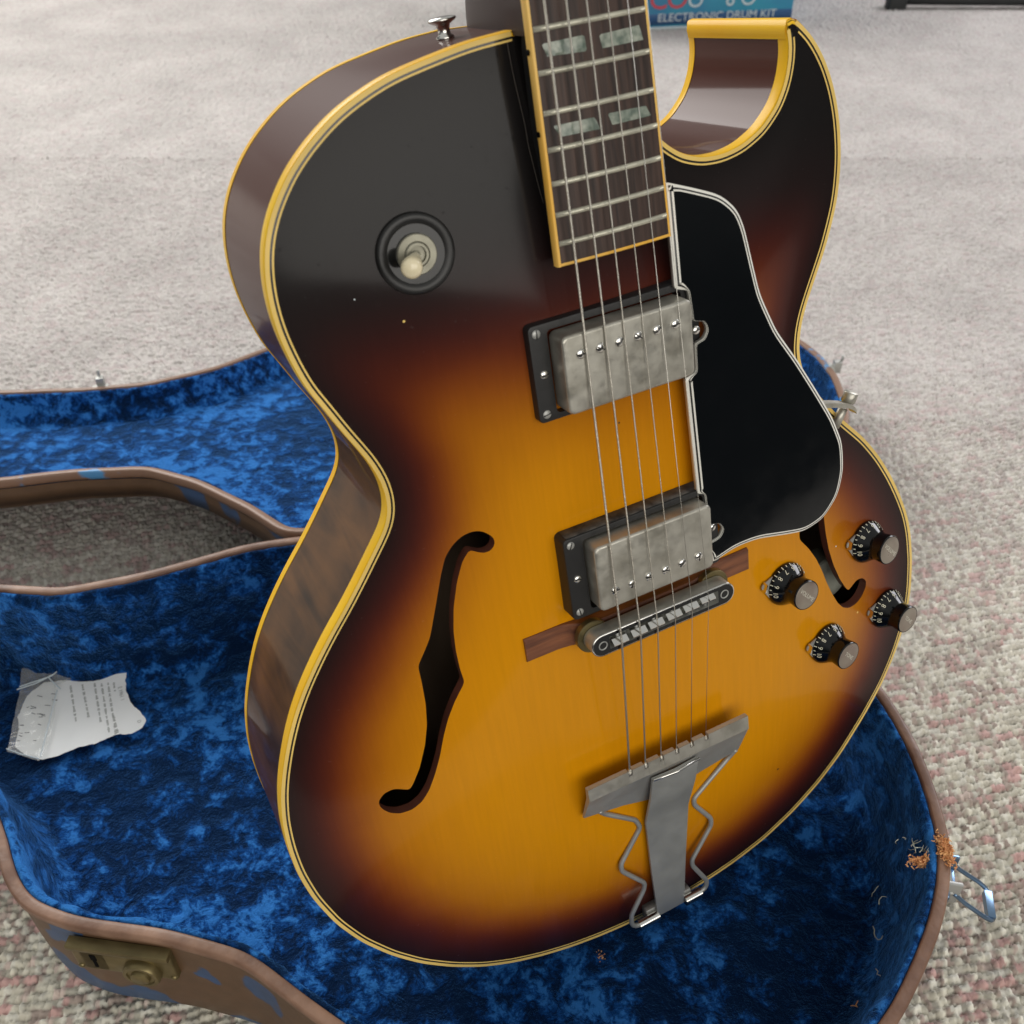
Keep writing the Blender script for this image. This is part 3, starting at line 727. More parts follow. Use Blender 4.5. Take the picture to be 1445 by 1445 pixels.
# ------------------------------------------------------------------ background objects
ORG = np.array([450.0, 2470, 0])
a = math.atan2(50, 328)
bx_ = bpy.data.objects.new('drum_kit_box', None); S.collection.objects.link(bx_)
bx_.location = (0.635, 2.488, 0); bx_.rotation_euler = (0, 0, a)
tag(bx_, 'blue printed ELECTRONIC DRUM KIT carton standing on the carpet behind the guitar', 'carton')
ORG = np.zeros(3)
V, F = box((-260, 150, 150), (520, 300, 300), 1.5); obj('carton', V, F, M['box_blue'], bx_, auto=40)
V, F = box((-260, -0.6, 25), (519, 1.6, 22), .3); obj('printed_band', V, F, M['box_navy'], bx_)
V, F = box((-260, -0.6, 6), (519, 1.2, 7), .3); obj('printed_stripe', V, F, M['box_white'], bx_)
text_mesh('lettering', 'ELECTRONIC DRUM KIT', 24, M['box_white'], bx_, mx_frame((-176, -1.8, 28), (1, 0, 0), (0, -1, 0)), .1, sx_=1.06)
V, F = box((-300, -0.6, 62), (180, 1.4, 44), .3); 
for i, (x, ch, m) in enumerate(((-315, 'C', 'box_red'), (-272, 'O', 'box_red'), (-230, 'O', 'box_white'), (-150, '6', 'box_white'), (-108, 'O', 'box_white'))):
    text_mesh('lettering', ch, 62 if i < 2 else 46, M[m], bx_, mx_frame((x, -1.4, 66 if i < 2 else 62), (1, 0, 0), (0, -1, 0)), .3)

st = bpy.data.objects.new('stand_foot', None); S.collection.objects.link(st); st.location = (0.89, 2.62, 0)
tag(st, 'black foot bar of a stand resting on the carpet, top right', 'stand')
V, F = tube([(0, 0, 24), (200, 0, 22), (520, 0, 20)], 13, 14); obj('foot_bar', V, F, M['rubber'], st)
for x in (22, 360):
    V, F = prism(rrect(46, 34, 8, 5, (x, 0)), 0.5, 30, 4); obj('rubber_foot', V, F, M['rubber'], st, auto=40)
V, F = tube([(260, 0, 24), (260, 60, 300), (260, 90, 520)], 11, 14); obj('upright', V, F, M['rubber'], st)

# ================================================================== the guitar
# local axes: x to the treble side, y towards the neck, z out of the top (mm; edge of the top is z = 0)
GM = np.array([[0.888103, -0.135773, 0.439134], [0.458477, 0.193614, -0.86736], [0.032742, 0.971637, 0.234198]])
GT = np.array([61.30818, 387.64212, 282.60993])
BASE = np.array([-24.0, -248.6, -78.0])
ORG = BASE
g = bpy.data.objects.new('archtop_guitar', None); S.collection.objects.link(g)
mw = Matrix([[*GM[i], 0] for i in range(3)] + [[0, 0, 0, 1]]); loc = (GM @ BASE + GT) / 1000
mw.translation = Vector(loc); g.matrix_world = mw
tag(g, 'sunburst hollow-body electric guitar with florentine cutaway standing in its open case', 'guitar')

Lp = [(-26.8, 277.6), (-45.1, 276.5), (-60.7, 274), (-77.3, 271), (-84.4, 269), (-97.5, 263.9), (-105.6, 259.8), (-116.8, 252), (-125.8, 244), (-134.5, 232.7),
      (-139.9, 222.5), (-142.9, 211.6), (-144.2, 200.1), (-143.8, 187.7), (-141.5, 174.4), (-137.7, 160.2), (-135.2, 155.9), (-127.6, 138.4), (-119.2, 121.3), (-115.5, 109.6),
      (-114.7, 98.8), (-116.4, 90.2), (-120, 83.7), (-126.9, 75.3), (-135.3, 64.7), (-145.8, 52.1), (-156.2, 40.8), (-165.1, 30.1), (-174.3, 17.8), (-182, 5.5), (-188.5, -7.7),
      (-194.7, -23), (-198.8, -35.7), (-202, -51.7), (-203.3, -69.4), (-202.8, -87.7), (-199.5, -108.5), (-192.6, -131.5), (-182.9, -152.4), (-169.7, -172.7), (-155, -190.1),
      (-138.8, -204.7), (-121.7, -217), (-103.4, -226.6), (-84.1, -234.1), (-64, -239.9), (-43, -244), (-24.6, -246.3), (8, -247.6), (40.6, -245.2), (61, -241.9), (85.5, -235.2),
      (109, -224.3), (130.3, -210.6), (149, -194.2), (169.2, -170.1), (183.5, -149.5), (192.7, -130.5), (197.8, -115.9), (201.6, -99), (203.2, -83.5), (202.7, -60.9), (199.9, -40.4),
      (196.1, -26.2), (190, -11.6), (182.2, 4.2), (172.5, 20.3), (161, 35.6), (144.5, 52.6), (134, 65), (125, 76), (118.5, 86), (114.6, 96), (113.5, 105.2), (114.8, 117.3), (118.4, 128.2), (124.1, 140.7),
      (131, 155.7), (136, 170.9), (138, 178), (139.5, 191.9), (139.6, 202.3), (138.2, 216.2), (134.8, 230.1), (129.4, 242.7), (121.6, 254.2), (113.6, 260.8)]
Cp = [(111.9, 259.6), (113.2, 254.8), (112.9, 246.6), (110.6, 236.9), (105.4, 227), (95.9, 217.9), (83.9, 212.2), (72.2, 210.2), (60.8, 210.9), (49.8, 214.6), (41.1, 220.7), (33, 229), (28.5, 240), (27.2, 256), (27, 277.6)]
SA = smooth(resample(Lp, 2.0), 5.0, 2.0); SB = smooth(resample(Cp, 2.0), 3.5, 2.0)
CW = 2.6
OA = offs(SA, -CW); OB = offs(SB, -CW)
# travel is down the left side and up the right: the outside lies to the right
if OA[len(OA) // 4][0] > SA[len(SA) // 4][0]: CW = -CW; OA = offs(SA, -CW); OB = offs(SB, -CW)
SGN = -1 if CW > 0 else 1
out = lambda P, o: offs(P, SGN * o)           # positive = outwards
TIP = np.array([[114.4, 262.9], [112.8, 263.6], [110.0, 262.9]])
def body_ring(o):
    """whole outline, o = distance outwards from the edge of the top"""
    A = out(SA, 2.6 + o); B = out(SB, 2.6 + o); s = np.array([[0, o]] * 3)
    A = A[:-1]; B = B[1:]
    return np.vstack([A, TIP + s, B])
O0 = body_ring(0.0)

# smooth distance-like field from the edge, used for the arch and for the paint
SEGP = resample(O0, 3.0, True); SEGL = np.linalg.norm(np.roll(SEGP, -1, 0) - SEGP, axis=1)
def field(P):
    P = np.atleast_2d(P); w = np.empty(len(P))
    for i in range(0, len(P), 2000):
        d = np.linalg.norm(P[i:i + 2000, None] - SEGP[None], axis=2) + 0.3
        w[i:i + 2000] = math.sqrt(2) * (SEGL / d ** 3).sum(1) ** -0.5
    return w
def arch_w(w):
    t = np.clip((w - 3.5) / 88.0, 0, 1); return 13.0 * t * t * (3 - 2 * t)
def H(x, y): return float(arch_w(field(np.array([[x, y]])))[0])
def Hn(x, y):
    e = 3.0; gx = (H(x + e, y) - H(x - e, y)) / (2 * e); gy = (H(x, y + e) - H(x, y - e)) / (2 * e)
    n = np.array([-gx, -gy, 1.0]); return n / np.linalg.norm(n)

FH = np.array([(-74.8, 68.9), (-77.9, 71.6), (-82.4, 72.5), (-87.3, 71.3), (-92.6, 67.8), (-97, 62.7), (-100.9, 54.2), (-105.2, 43.1), (-109.7, 31.9), (-113, 24), (-117.1, 17.8), (-121.8, 11.2),
    (-121.9, 3.4), (-122.7, -10.3), (-124.6, -22.4), (-128, -34), (-133.2, -46.4), (-138.4, -55.1), (-140.8, -58.2), (-143.8, -56.4), (-148.3, -54.2), (-153.4, -55.2), (-157.3, -59.2),
    (-157, -63.8), (-153.2, -68.9), (-148.1, -71.4), (-141.8, -71.3), (-136.1, -68.2), (-131.2, -62.3), (-126.3, -53.2), (-121.9, -43.3), (-118.2, -33.1), (-113.9, -23.4), (-108.5, -14.4),
    (-101.6, -5.4), (-102.4, 2.6), (-102.3, 13.7), (-101.2, 24.1), (-98.5, 36.3), (-94.2, 48.8), (-89.6, 58.4), (-85.2, 63.6), (-82.5, 61.7), (-78.7, 59.8), (-75, 60.4), (-72.8, 63.1), (-72.8, 66.4)])
FH1 = resample(FH, 1.6, True); FH1 = smooth(FH1, 1.3, 1.6, True)
FH2 = (FH1 * [-1, 1] + [6.3, 0.8])[::-1]

def burst_val(V2):
    w = field(V2); x, y = V2[:, 0], V2[:, 1]
    top = (197 - y) - 0.0012 * np.maximum(0, np.abs(x) - 20) ** 1.6
    k = 9.0; b_ = -k * np.log(np.exp(-w * 1.10 / k) + np.exp(-np.clip(top * 0.66, -60, 400) / k))
    return np.clip(b_ / 110.0 + 0.18 * 0 + 0.16, 0, 1)

def top_plate():
    e = body_ring(-0.35)
    vv, tt = fill(resample(e, 2.6, True), [FH1, FH2], 3.6)
    z = arch_w(field(vv)); V = np.c_[vv, z]
    # split faces sharply at the f-hole edge is not needed: the edge walls are parts of their own
    o = obj('top', V, tt, M['burst'], g)
    at = o.data.attributes.new('burst', 'FLOAT', 'POINT'); at.data.foreach_set('value', burst_val(vv).astype(np.float32))
top_plate()
for P in (FH1, FH2):
    z = arch_w(field(P)); z2 = z - 5.5
    V, F = loft([np.c_[P, z + .02], np.c_[offs(P, 0.0, True), z2]]); obj('sound_hole_edge', V, F, M['hole_edge'], g)

# sides, back and inside
def wall(z0, z1, o, name, m, inner=False, rings=None):
    P = body_ring(o); V, F = loft([ring3(P, z0), ring3(P, z1)]); return obj(name, V, F if SGN > 0 else F, m, g)
DEP = 78.0
def sweep(prof, name, m):
    V, F = loft([ring3(body_ring(o), z) for o, z in prof]); return obj(name, V, F, m, g, True, 50)
sweep([(-0.25, -6.8), (-0.25, -40), (-0.25, -DEP + 5)], 'side', M['side'])
sweep([(-0.25, -6.6), (0.0, -6.9), (0.05, -6.5), (0.05, -1.1), (-0.15, -0.5), (-0.6, -0.1), (-1.1, 0.12), (-2.2, 0.12), (-2.25, -0.4)], 'binding', M['binding'])
sweep([(-0.25, -DEP + 5.2), (0.05, -DEP + 5.3), (0.05, -DEP + .8), (-.8, -DEP), (-3, -DEP)], 'binding', M['binding'])
P = body_ring(-2.9); vv, tt = fill(resample(P, 4, True), [], 9)
zz = -DEP - arch_w(field(vv)) * 0.9 + 0.05
obj('back', np.c_[vv, zz], [t_[::-1] for t_ in tt.tolist()], M['side'], g)
sweep([(-2.8, -0.6), (-2.8, -DEP + 2)], 'inner_side', M['inside_wood'])
obj('inner_back', np.c_[vv, zz + 3], tt, M['inside_wood'], g)
V, F = lathe([(15, -26), (15, -13), (14, -12), (.01, -12)], 32, frame_z((149, -60, 0), (0, 0, 1)), False); obj('potentiometer_can', V, F, mat('dull_grey_can', (0.30, 0.31, 0.26), 0.5, metal=0.2, var=0.4, vscale=60), g, True, 40)
# black line and thin cream line let into the face (two runs, mitred at the horn)
for name, m, a, b_, zt in (('binding_face', M['binding_top'], 2.35, 0.5, .16), ('black_line', M['black_line'], 0.5, -0.45, .14), ('cream_line', M['binding_top'], -0.45, -1.25, .17)):
    mb = MB()
    for Sg in (SA, SB):
        k = {'binding_face': 0, 'black_line': 1, 'cream_line': 2}[name]; Q = Sg if k == 0 else (Sg[:-k] if Sg is SA else Sg[k:])
        V, F = loft([ring3(out(Q, a), zt), ring3(out(Q, b_), zt + .02)], False); mb.add(V, F)
    mb.obj(name, m, g)
# cream end cap of the horn: covers the last 9 mm of the cutaway wall
capP = np.vstack([out(SA, 2.85)[-4:], TIP + [0, .3], out(SB, 2.85)[:3]])
V, F = loft([ring3(capP, -0.7), ring3(capP, -DEP + 0.9)], False); obj('horn_cap', V, F, M['binding'], g)

# end block cover under the fretboard, neck and heel
def fbw(y): return (43 + 14 * (629 - y) / 431.0) / 2
def fz(y): return 31.6 - 0.05 * y            # playing surface
ext = [(-24.5, 189.5), (24.5, 189.5), (24.5, 279), (-24.5, 279)]
V, F = prism(resample(ext, 6, True), 3, 15.8, .3, None, 1); V[:, 2] += np.where(V[:, 2] > 10, -(V[:, 1] - 234) * .05, 0)
obj('neck_extension', V, F, M['black_satin'], g, True, 40)
# neck: D section, swelling into the heel
rows = []
ys = [278.2, 284, 290, 296, 303, 312, 324, 340, 365, 400, 430]
dep = [80, 79.5, 78, 74, 66, 50, 36, 31, 29.5, 28.5, 28]
for y, d in zip(ys, dep):
    w = fbw(y) - .15; zt = fz(y) - 3.9; n = 18; row = []
    hw = 0.62 if d > 60 else (0.62 + (60 - d) / 30 * .3 if d > 30 else .92)
    for k in range(n + 1):
        a = math.pi * k / n; c, s = math.cos(a), math.sin(a)
        f = abs(s) ** (0.55 if d < 60 else 0.8)
        wd = w * (1 - (1 - hw) * f ** 1.5) * (1 if d < 60 else 1.0)
        xx = wd * (np.sign(c) * abs(c) ** (0.85 if d < 60 else 0.32)); row.append((xx, y, zt - (zt + d - 28 if d > 60 else d - 6) * f if d > 60 else zt - (d - 6) * f))
    if d > 60: row = [(x, y, zt - (zt + d) * (abs(math.sin(math.pi * k / n)) ** .8)) for k, (x, y, _) in enumerate(row)]
    rows.append(np.array(row))
V, F = loft(rows, False, False, False); F.append([len(V) - 19 + i for i in range(19)]); F.append(list(range(19))[::-1])
neck = obj('neck', V, F, M['heel_wood'], g, True, 45)

# fretboard
E = [(-fbw(188.6), 188.6), (fbw(188.6), 188.6), (fbw(432), 432), (-fbw(432), 432)]
def fb_layer(ins, zb, zt, name, m, y0=188.6, parent=None):
    ys = np.linspace(y0, 432, 16); rows = []
    for y in ys:
        w = fbw(y) - ins; row = []
        for k in range(13):
            x = -w + 2 * w * k / 12; row.append((x, y, fz(y) + zt - (x / 305.0) ** 2 * 152))
        rows.append(np.array([(-w, y, fz(y) + zb)] + row + [(w, y, fz(y) + zb)]))
    V, F = loft(rows, False); n = 15; F.append(list(range(n))); 
    return obj(name, V, F, m, parent or g, True, 40)
fb = fb_layer(1.6, -3.7, 0.0, 'fretboard', M['fretboard'], 190.0)
mb = MB()
for s in (-1, 1):
    rows = []
    for y in np.linspace(188.6, 432, 20):
        w = fbw(y); zt = fz(y) - (w / 305) ** 2 * 152
        sec = [(w - 1.62, zt - 3.6), (w - 1.62, zt + .12), (w - .5, zt + .1), (w, zt - .5), (w, zt - 3.6)]
        rows.append(np.array([(s * a_, y, z_) for a_, z_ in sec]))
    V, F = loft(rows, True, True, True); mb.add(V, F)
rows = []
for x in np.linspace(-fbw(188.6) + 1.6, fbw(188.6) - 1.6, 9):
    zt = fz(189) - (x / 305) ** 2 * 152
    rows.append(np.array([(x, 190.0, zt + .1), (x, 189.0, zt + .1), (x, 188.6, zt - .3), (x, 188.6, zt - 3.6), (x, 190, zt - 3.6)]))
V, F = loft(rows, True, True, True); mb.add(V, F)
mb.obj('fretboard_binding', M['fb_binding'], fb)
frets = [629 * 2 ** (-n / 12.0) for n in range(9, 21)]
fret_me = None
for y in frets:
    if y > 428: continue
    w = fbw(y) - 1.7; rows = []
    for k in range(15):
        x = -w + 2 * w * k / 14; zb = fz(y) - (x / 305) ** 2 * 152
        e = 0.35 if k in (0, 14) else 1.0
        rows.append(np.array([(x, y + 1.15 * math.cos(a), zb - .05 + 1.15 * e * math.sin(a)) for a in np.linspace(0, math.pi, 7)]))
    V, F = loft(rows, False); F.append(list(range(7))); F.append([len(V) - 7 + i for i in range(7)][::-1])
    obj('fret', V, F, M['fret_metal'], fb)
INL = [[(-22.7, 274.8), (-4.0, 275.2), (-3.6, 269.2), (-21.0, 270.0)], [(2.6, 274.2), (21.8, 274.8), (23.1, 269.1), (3.5, 269.1)],
       [(-22.6, 244.5), (-3.6, 244.5), (-1.6, 239.5), (-19.7, 239.9)], [(2.5, 244.7), (21.2, 244.3), (23.4, 240.0), (4.2, 240.0)]]
for q in INL:
    q = np.array([(-1 * 0 + a, b_) for a, b_ in q]); P = resample(q[::-1], 1.5, True)
    vv, tt = fill(P, [], 2.0); V = np.array([(x, y, fz(y) + .12 - (x / 305) ** 2 * 152) for x, y in vv]); obj('inlay', V, tt, M['pearl'], fb)
for y in (272.4, 242.0):
    V, F = lathe([(1.15, 0), (1.15, .35), (.01, .36)], 12, frame_z((-fbw(y) - .1, y, fz(y) - 3.4), (-1, 0, .1)), False); obj('side_dot', V, F, M['hole_dark'], fb)

# pickguard: cream/black/cream edged, tilted with the strings
PG = [(29.9, 211.1), (44, 205.6), (58.1, 199.6), (66.9, 191.3), (70.3, 182.2), (72.7, 170.2), (77.1, 149.1), (85.9, 128.4), (97.4, 110.8), (109.1, 90.8), (119.6, 71.9), (126, 55.4),
      (126.6, 38.7), (122.7, 24.9), (112.7, 14.2), (99.3, 11.0), (84.2, 14.3), (67.9, 18.3), (53.4, 18.6), (41.5, 15.5)]
G2 = resample(PG, 2.0); G2 = smooth(G2, 3.5, 2.0)
LE = [(38.6, 15.5), (38.2, 27.5), (44.5, 28.5), (47, 32.5), (44.5, 36.8), (38.2, 38), (37.6, 56), (33.2, 57.5), (31.8, 119.5), (38.2, 121), (38.6, 135), (44, 136), (46.3, 140), (44.5, 144.5), (38.4, 146), (37.4, 161), (30.2, 163.5)]
PGP = np.vstack([G2, np.array(LE)])
PGP = PGP[::-1] if 0.5 * np.sum(PGP[:, 0] * np.roll(PGP[:, 1], -1) - np.roll(PGP[:, 0], -1) * PGP[:, 1]) < 0 else PGP
PGR = resample(PGP, 1.5, True); PGR = smooth(PGR, 1.0, 1.5, True)
pz_ = lambda x, y: 25.5 - .04 * y
PGW = np.where((PGR[:, 0] > 34.5) & (PGR[:, 0] < 50) & (((PGR[:, 1] > 22) & (PGR[:, 1] < 57)) | ((PGR[:, 1] > 120) & (PGR[:, 1] < 162))), 0.22, 1.0)
PGW = np.where(PGW < 1, PGW, np.where(PGR[:, 0] < 34.5, 1.9, 1.45))
PGW = smooth(PGW[:, None], 1.5, 1.5, True)
def pg_ring(o, z): q = PGR + (offs(PGR, 1.0, True) - PGR) * o * PGW; return np.c_[q, [pz_(x, y) + z for x, y in q]]
V, F = loft([pg_ring(0, -2.9), pg_ring(0, -0.9)], True, True, False); pg = obj('pickguard', V, F, M['white_plastic'], g)
V, F = loft([pg_ring(0, -0.9), pg_ring(-.75, -.35)]); obj('edge_layer', V, F, M['white_plastic'], pg)
V, F = loft([pg_ring(-.75, -.35), pg_ring(-1.25, -.12)]); obj('edge_layer', V, F, M['black_line'], pg)
V, F = loft([pg_ring(-1.25, -.12), pg_ring(-1.75, 0)]); obj('edge_layer', V, F, M['white_plastic'], pg)
q = pg_ring(-1.75, 0)[:, :2]; vv, tt = fill(q, [], 7); obj('face_layer', [(x, y, pz_(x, y)) for x, y in vv], tt, M['black_plastic'], pg)
# bracket that holds the guard off the rim
P = resample([(100, 82, 15.5), (116, 77, 13), (130, 72, 9.5), (142, 67, 7.2), (147, 63.5, 6.5), (148, 61.5, 6.2)], 1.5)
P = smooth(P, 2, 1.5); rows = []
for k in range(len(P)):
    rows.append(np.array([P[k] + d for d in ((0, 1.4, 2.8), (0.3, -1.4, 2.8), (0.3, -1.4, -2.8), (0, 1.4, -2.8))]))
V, F = loft(rows, True, True, True); br = obj('guard_bracket', V, F, M['nickel'], pg, True, 50)
V, F = lathe([(3.6, -3), (4, -2.5), (4, 2.5), (3.5, 3)], 20, frame_z((146.5, 69.5, 5), (.35, .93, .1))); obj('bracket_nut', V, F, M['nickel'], br)
V, F = tube([(143, 63.5, 4), (141, 58, 3), (139, 53, 2)], 2.6, 6); obj('bracket_rod', V, F, M['nickel'], br)

# pickups
def screw(c, r, name, m, parent, z0=0.0, tilt_=0.0, n=None):
    fr = frame_z(c, n if n is not None else (0, 0, 1))
    V, F = lathe([(r, -1.2), (r, .15), (r * .85, .55), (r * .45, .78), (.01, .85)], 16, fr, False); s = obj(name, V, F, m, parent)
    a = tilt_; V, F = box((0, 0, .72), (r * 1.8, r * .28, .36)); A = np.array([[math.cos(a), -math.sin(a), 0], [math.sin(a), math.cos(a), 0], [0, 0, 1]])
    V = (np.asarray(V) @ A.T) @ fr[1].T + fr[0]; obj('screw_slot', V, F, M['black_line'], parent)
    return s
def pickup(cx, cy, ztop, zr_a, zr_b, poles_y, pxs, ring_y, dusty):
    cov = prism(rrect(67.5, 37, 3.2, 6, (cx, cy)), ztop - 12, ztop, 1.5, None, 4)
    po = obj('pickup', cov[0], cov[1], M['nickel'], g, True, 40)
    ro = rrect(88.5, 46, 2.6, 5, (cx * .3, ring_y)); ri = rrect(70, 39.5, 2.0, 5, (cx, cy))
    tz = lambda y: zr_a + (zr_b - zr_a) * (y - (ring_y - 23)) / 46.0
    low = np.array([H(x, y) - .6 for x, y in ro])
    rows = [np.c_[ro, low], np.c_[ro, [tz(y) - .7 for x, y in ro]], np.c_[offs(ro, -.3, True), [tz(y) - .15 for x, y in ro]], np.c_[offs(ro, -.9, True), [tz(y) for x, y in ro]], np.c_[ri, [tz(y) for x, y in ri]], ring3(ri, 8)]
    V, F = loft(rows); rg_ = obj('pickup_ring', V, F, M['black_satin'], po, True, 35)
    if dusty:
        e = rrect(86, .1, .03, 5, (0, 0)); V, F = box((cx * .3, ring_y + 23.2, (tz(ring_y + 23) + 12) / 2 + .2), (84, .25, tz(ring_y + 23) - 13.5)); obj('dust_film', V, F, M['dusty_black'], rg_)
    rows = None
    for x in pxs: screw((x, poles_y, ztop + .15), 2.35, 'pole_screw', M['chrome'], po, tilt_=random.uniform(-.9, 1.6))
    for sx_ in (-1, 1):
        for yy in (ring_y - 19, ring_y + 19): screw((cx * .3 + sx_ * 40.3, yy, tz(yy) - .3), 2.2, 'ring_screw', M['nickel_dark'], rg_, tilt_=random.uniform(0, 3))
        screw((cx * .3 + sx_ * 39.2, ring_y, (tz(ring_y) if sx_ < 0 else pz_(40, ring_y)) + .3), 2.1, 'height_screw', M['chrome'], rg_, tilt_=random.uniform(0, 3))
    return po
pickup(-0.2, 141.6, 26.5, 16.3, 15.6, 150.6, [-25.4, -15.6, -5.7, 4.1, 14.0, 23.9], 141.8, False)
pickup(1.6, 36.2, 31.0, 23.2, 21.8, 27.6, [-23.1, -13.4, -3.6, 6.2, 16.1, 26.1], 36.2, True)

# bridge: rosewood foot and nickel saddle bar
prof = []
up = [(-68.6, 0), (-66, 0), (-50, .2), (-44, 1.2), (-38, 4.2), (-30, 6.3), (30, 6.3), (38, 4.2), (44, 1.2), (50, .2), (66, 0), (69, 0)]
rows = []
for x in np.linspace(-68.2, 69.0, 56):
    tz = np.interp(x, [u[0] for u in up], [u[1] for u in up]) + 14.6; wy = 7.0 if abs(x) > 46 else np.interp(abs(x), [30, 46], [5.6, 7.0])
    zb = min(H(x, -6), H(x, 7)) - .4; cy = .2
    rows.append(np.array([(x, cy - wy, zb), (x, cy + wy, zb), (x, cy + wy, tz - 1.0), (x, cy + wy - .9, tz), (x, cy - wy + .9, tz), (x, cy - wy, tz - 1.0)]))
V, F = loft(rows, True, True, True); bridge = obj('bridge_base', V, F, M['rosewood'], g, True, 40)
bx0, bx1, by0, by1 = -40.5, 45.5, -.3, 0.3
bc = ((bx0 + bx1) / 2, 0.0)
ob = rrect(86, 12.6, 6.2, 10, bc); ib = rrect(66, 7.4, .6, 3, bc)
V, F = loft([ring3(ob, 24.2), ring3(ob, 32.4), ring3(offs(ob, -.3, True), 32.9), ring3(offs(ob, -.7, True), 33.0), ring3(ib if len(ib) == len(ob) else resample(ib, 1, True), 33.0)] if False else [ring3(ob, 24.2), ring3(ob, 32.4), ring3(offs(ob, -.3, True), 32.9), ring3(offs(ob, -.6, True), 33.0)], True, True, False)
bar = obj('saddle_bar', V, F, M['nickel'], bridge, True, 40)
vv, tt = fill(offs(ob, -.6, True), [ib], 3); obj('bar_face', np.c_[vv, np.full(len(vv), 33.0)], tt, M['black_plastic'], bar)
V, F = loft([ring3(ib, 33.0), ring3(ib, 27.5)], True, False, True); obj('bar_channel', V, F, M['nickel_dark'], bar, False)
V, F = loft([ring3(offs(ob, .05, True), 32.75), ring3(offs(ob, -.15, True), 33.12), ring3(offs(ob, -.6, True), 33.12)]); obj('bar_edge', V, F, M['chrome'], bar)
for x in (bx0 + 6.2, bx1 - 6.2):
    V, F = lathe([(2.6, 33.02), (2.6, 33.25), (2.0, 33.25), (1.9, 31.5), (.01, 31.5)], 20, frame_z((x, 0, 0), (0, 0, 1)), False); obj('post_top', V, F, M['nickel_dark'], bar)
    V, F = lathe([(8.6, 19.8), (9.2, 20.2), (9.2, 23.4), (8.8, 23.9), (2.4, 23.9), (2.4, 26)], 40, frame_z((x, 0, 0), (0, 0, 1))); obj('thumbwheel', V, F, M['brass'], bar, True, 35)
SX = [-24.7, -13.5, -3.2, 7.6, 18.0, 28.3]; SY = [-1.4, -1.0, -.5, .1, .5, 1.5]
for x, y in zip(SX, SY):
    w = 4.3
    prof = [(-2.6, 29), (-2.6, 32.6), (-.9, 34.7), (-.3, 35.0), (.3, 35.0), (2.4, 32.4), (2.4, 29)]
    V, F = loft([np.array([(xx, y + a_, b_) for a_, b_ in prof]) for xx in (x - w, x - .5, x - .45, x + .45, x + .5, x + w)], True, True, True)
    V = np.asarray(V); k = (np.abs(V[:, 0] - x) < .47) & (V[:, 2] > 33); V[k, 2] -= .7
    obj('saddle', V, F, M['chrome'], bar, False)
    V, F = tube([(x, -4.5, 30.8), (x, 4.2, 30.8)], 1.1, 8); obj('saddle_screw', V, F, M['nickel_dark'], bar)
    V, F = lathe([(1.9, 0), (1.7, 1.0), (.01, 1.2)], 12, frame_z((x, -6.2, 30.2), (0, -1, 0)), False); obj('saddle_screw', V, F, M['nickel_dark'], bar)

# tailpiece
def slab(x, y, z): return (x, y, z)
# crossbar: wedge with slotted top edge, seen from the front
xs = [-50.8, -23.8, -13.6, -3.3, 6.9, 16.8, 26.8, 55.6]
rows = []
cut = []
for x in sorted(set([-50.8, 55.6] + [s + d for s in xs[1:-1] for d in (-1.35, -1.3, 1.3, 1.35)])): cut.append(x)
for x in cut:
    slot = any(abs(x - s) < 1.32 for s in xs[1:-1]); f = (x + 50.8) / 106.4
    yt = -93.8 - 1.0 * f + (-.0) ; ym = -101.8 - 2.6 * f
    yb = -123.4 - 5.0 * f if True else 0; 
    mid = 1 - abs(f - .5) * 2
    yb = yb - 11 * max(0, mid * 1.2 - .25)
    d = 3.6 if slot else 0
    rows.append(np.array([(x, yt - d, 24.5), (x, yt - d, 27.4), (x, ym, 27.8), (x, ym - .7, 27.2), (x, yb, 17.0), (x, yb, 15.4), (x, ym + .3, 24.4)]))
V, F = loft(rows, True, True, True); tp = obj('tailpiece', V, F, M['nickel_dark'], g, True, 25)
V, F = loft([r[1:4] + [0, 0, .12] for r in rows], False); obj('crossbar_lit_top', V, F, M['nickel'], tp, True, 25)  # lighter sheet on the upper facet: light from above put into colour
# central plate
def plate(y, z, x0, x1, bend): return np.array([(x0, y, z), ((x0 + x1) / 2, y - bend * 0, z + bend), (x1, y, z), (x1, y + .2, z - 1.6), ((x0 + x1) / 2, y, z + bend - 1.6), (x0, y + .2, z - 1.6)])
rows = [plate(-106.4, 29.0, -11.2, 19.6, .9), plate(-107.4, 28.9, -11.3, 19.5, .9), plate(-125, 25.6, -12.0, 18.8, .9), plate(-148, 18.6, -12.4, 17.8, .7), plate(-151, 17.9, -12.2, 17.5, .5),
        plate(-200, 12.6, -8.8, 16.0, .3), plate(-236, 9.2, -5.8, 15.0, .2), plate(-246, 7.4, -5.0, 14.8, .1), plate(-250.4, 3.4, -4.9, 14.7, 0), plate(-251.2, -4, -4.9, 14.7, 0)]
V, F = loft(rows, True, True, True); obj('tail_plate', V, F, M['nickel_dark'], tp, True, 30)
V, F = tube([(-11.2, -106.2, 29.6), (4.2, -107.4, 30.3), (19.6, -106.2, 29.6)], .8, 8); obj('plate_lip', V, F, M['chrome'], tp)
ZL = [(-40.5, -124, 16.5), (-36.9, -130.0, 14.5), (-16.6, -147.7, 13.6), (-13.9, -155.5, 13.2), (-28.9, -178.4, 12.1), (-28.8, -184.9, 11.8), (-13.6, -205.8, 10.7), (-14.2, -211.1, 10.4), (-24.7, -229.5, 9.5), (-25.0, -238.4, 9.1), (-22, -242, 9.0), (-17.6, -242.2, 9.0)]
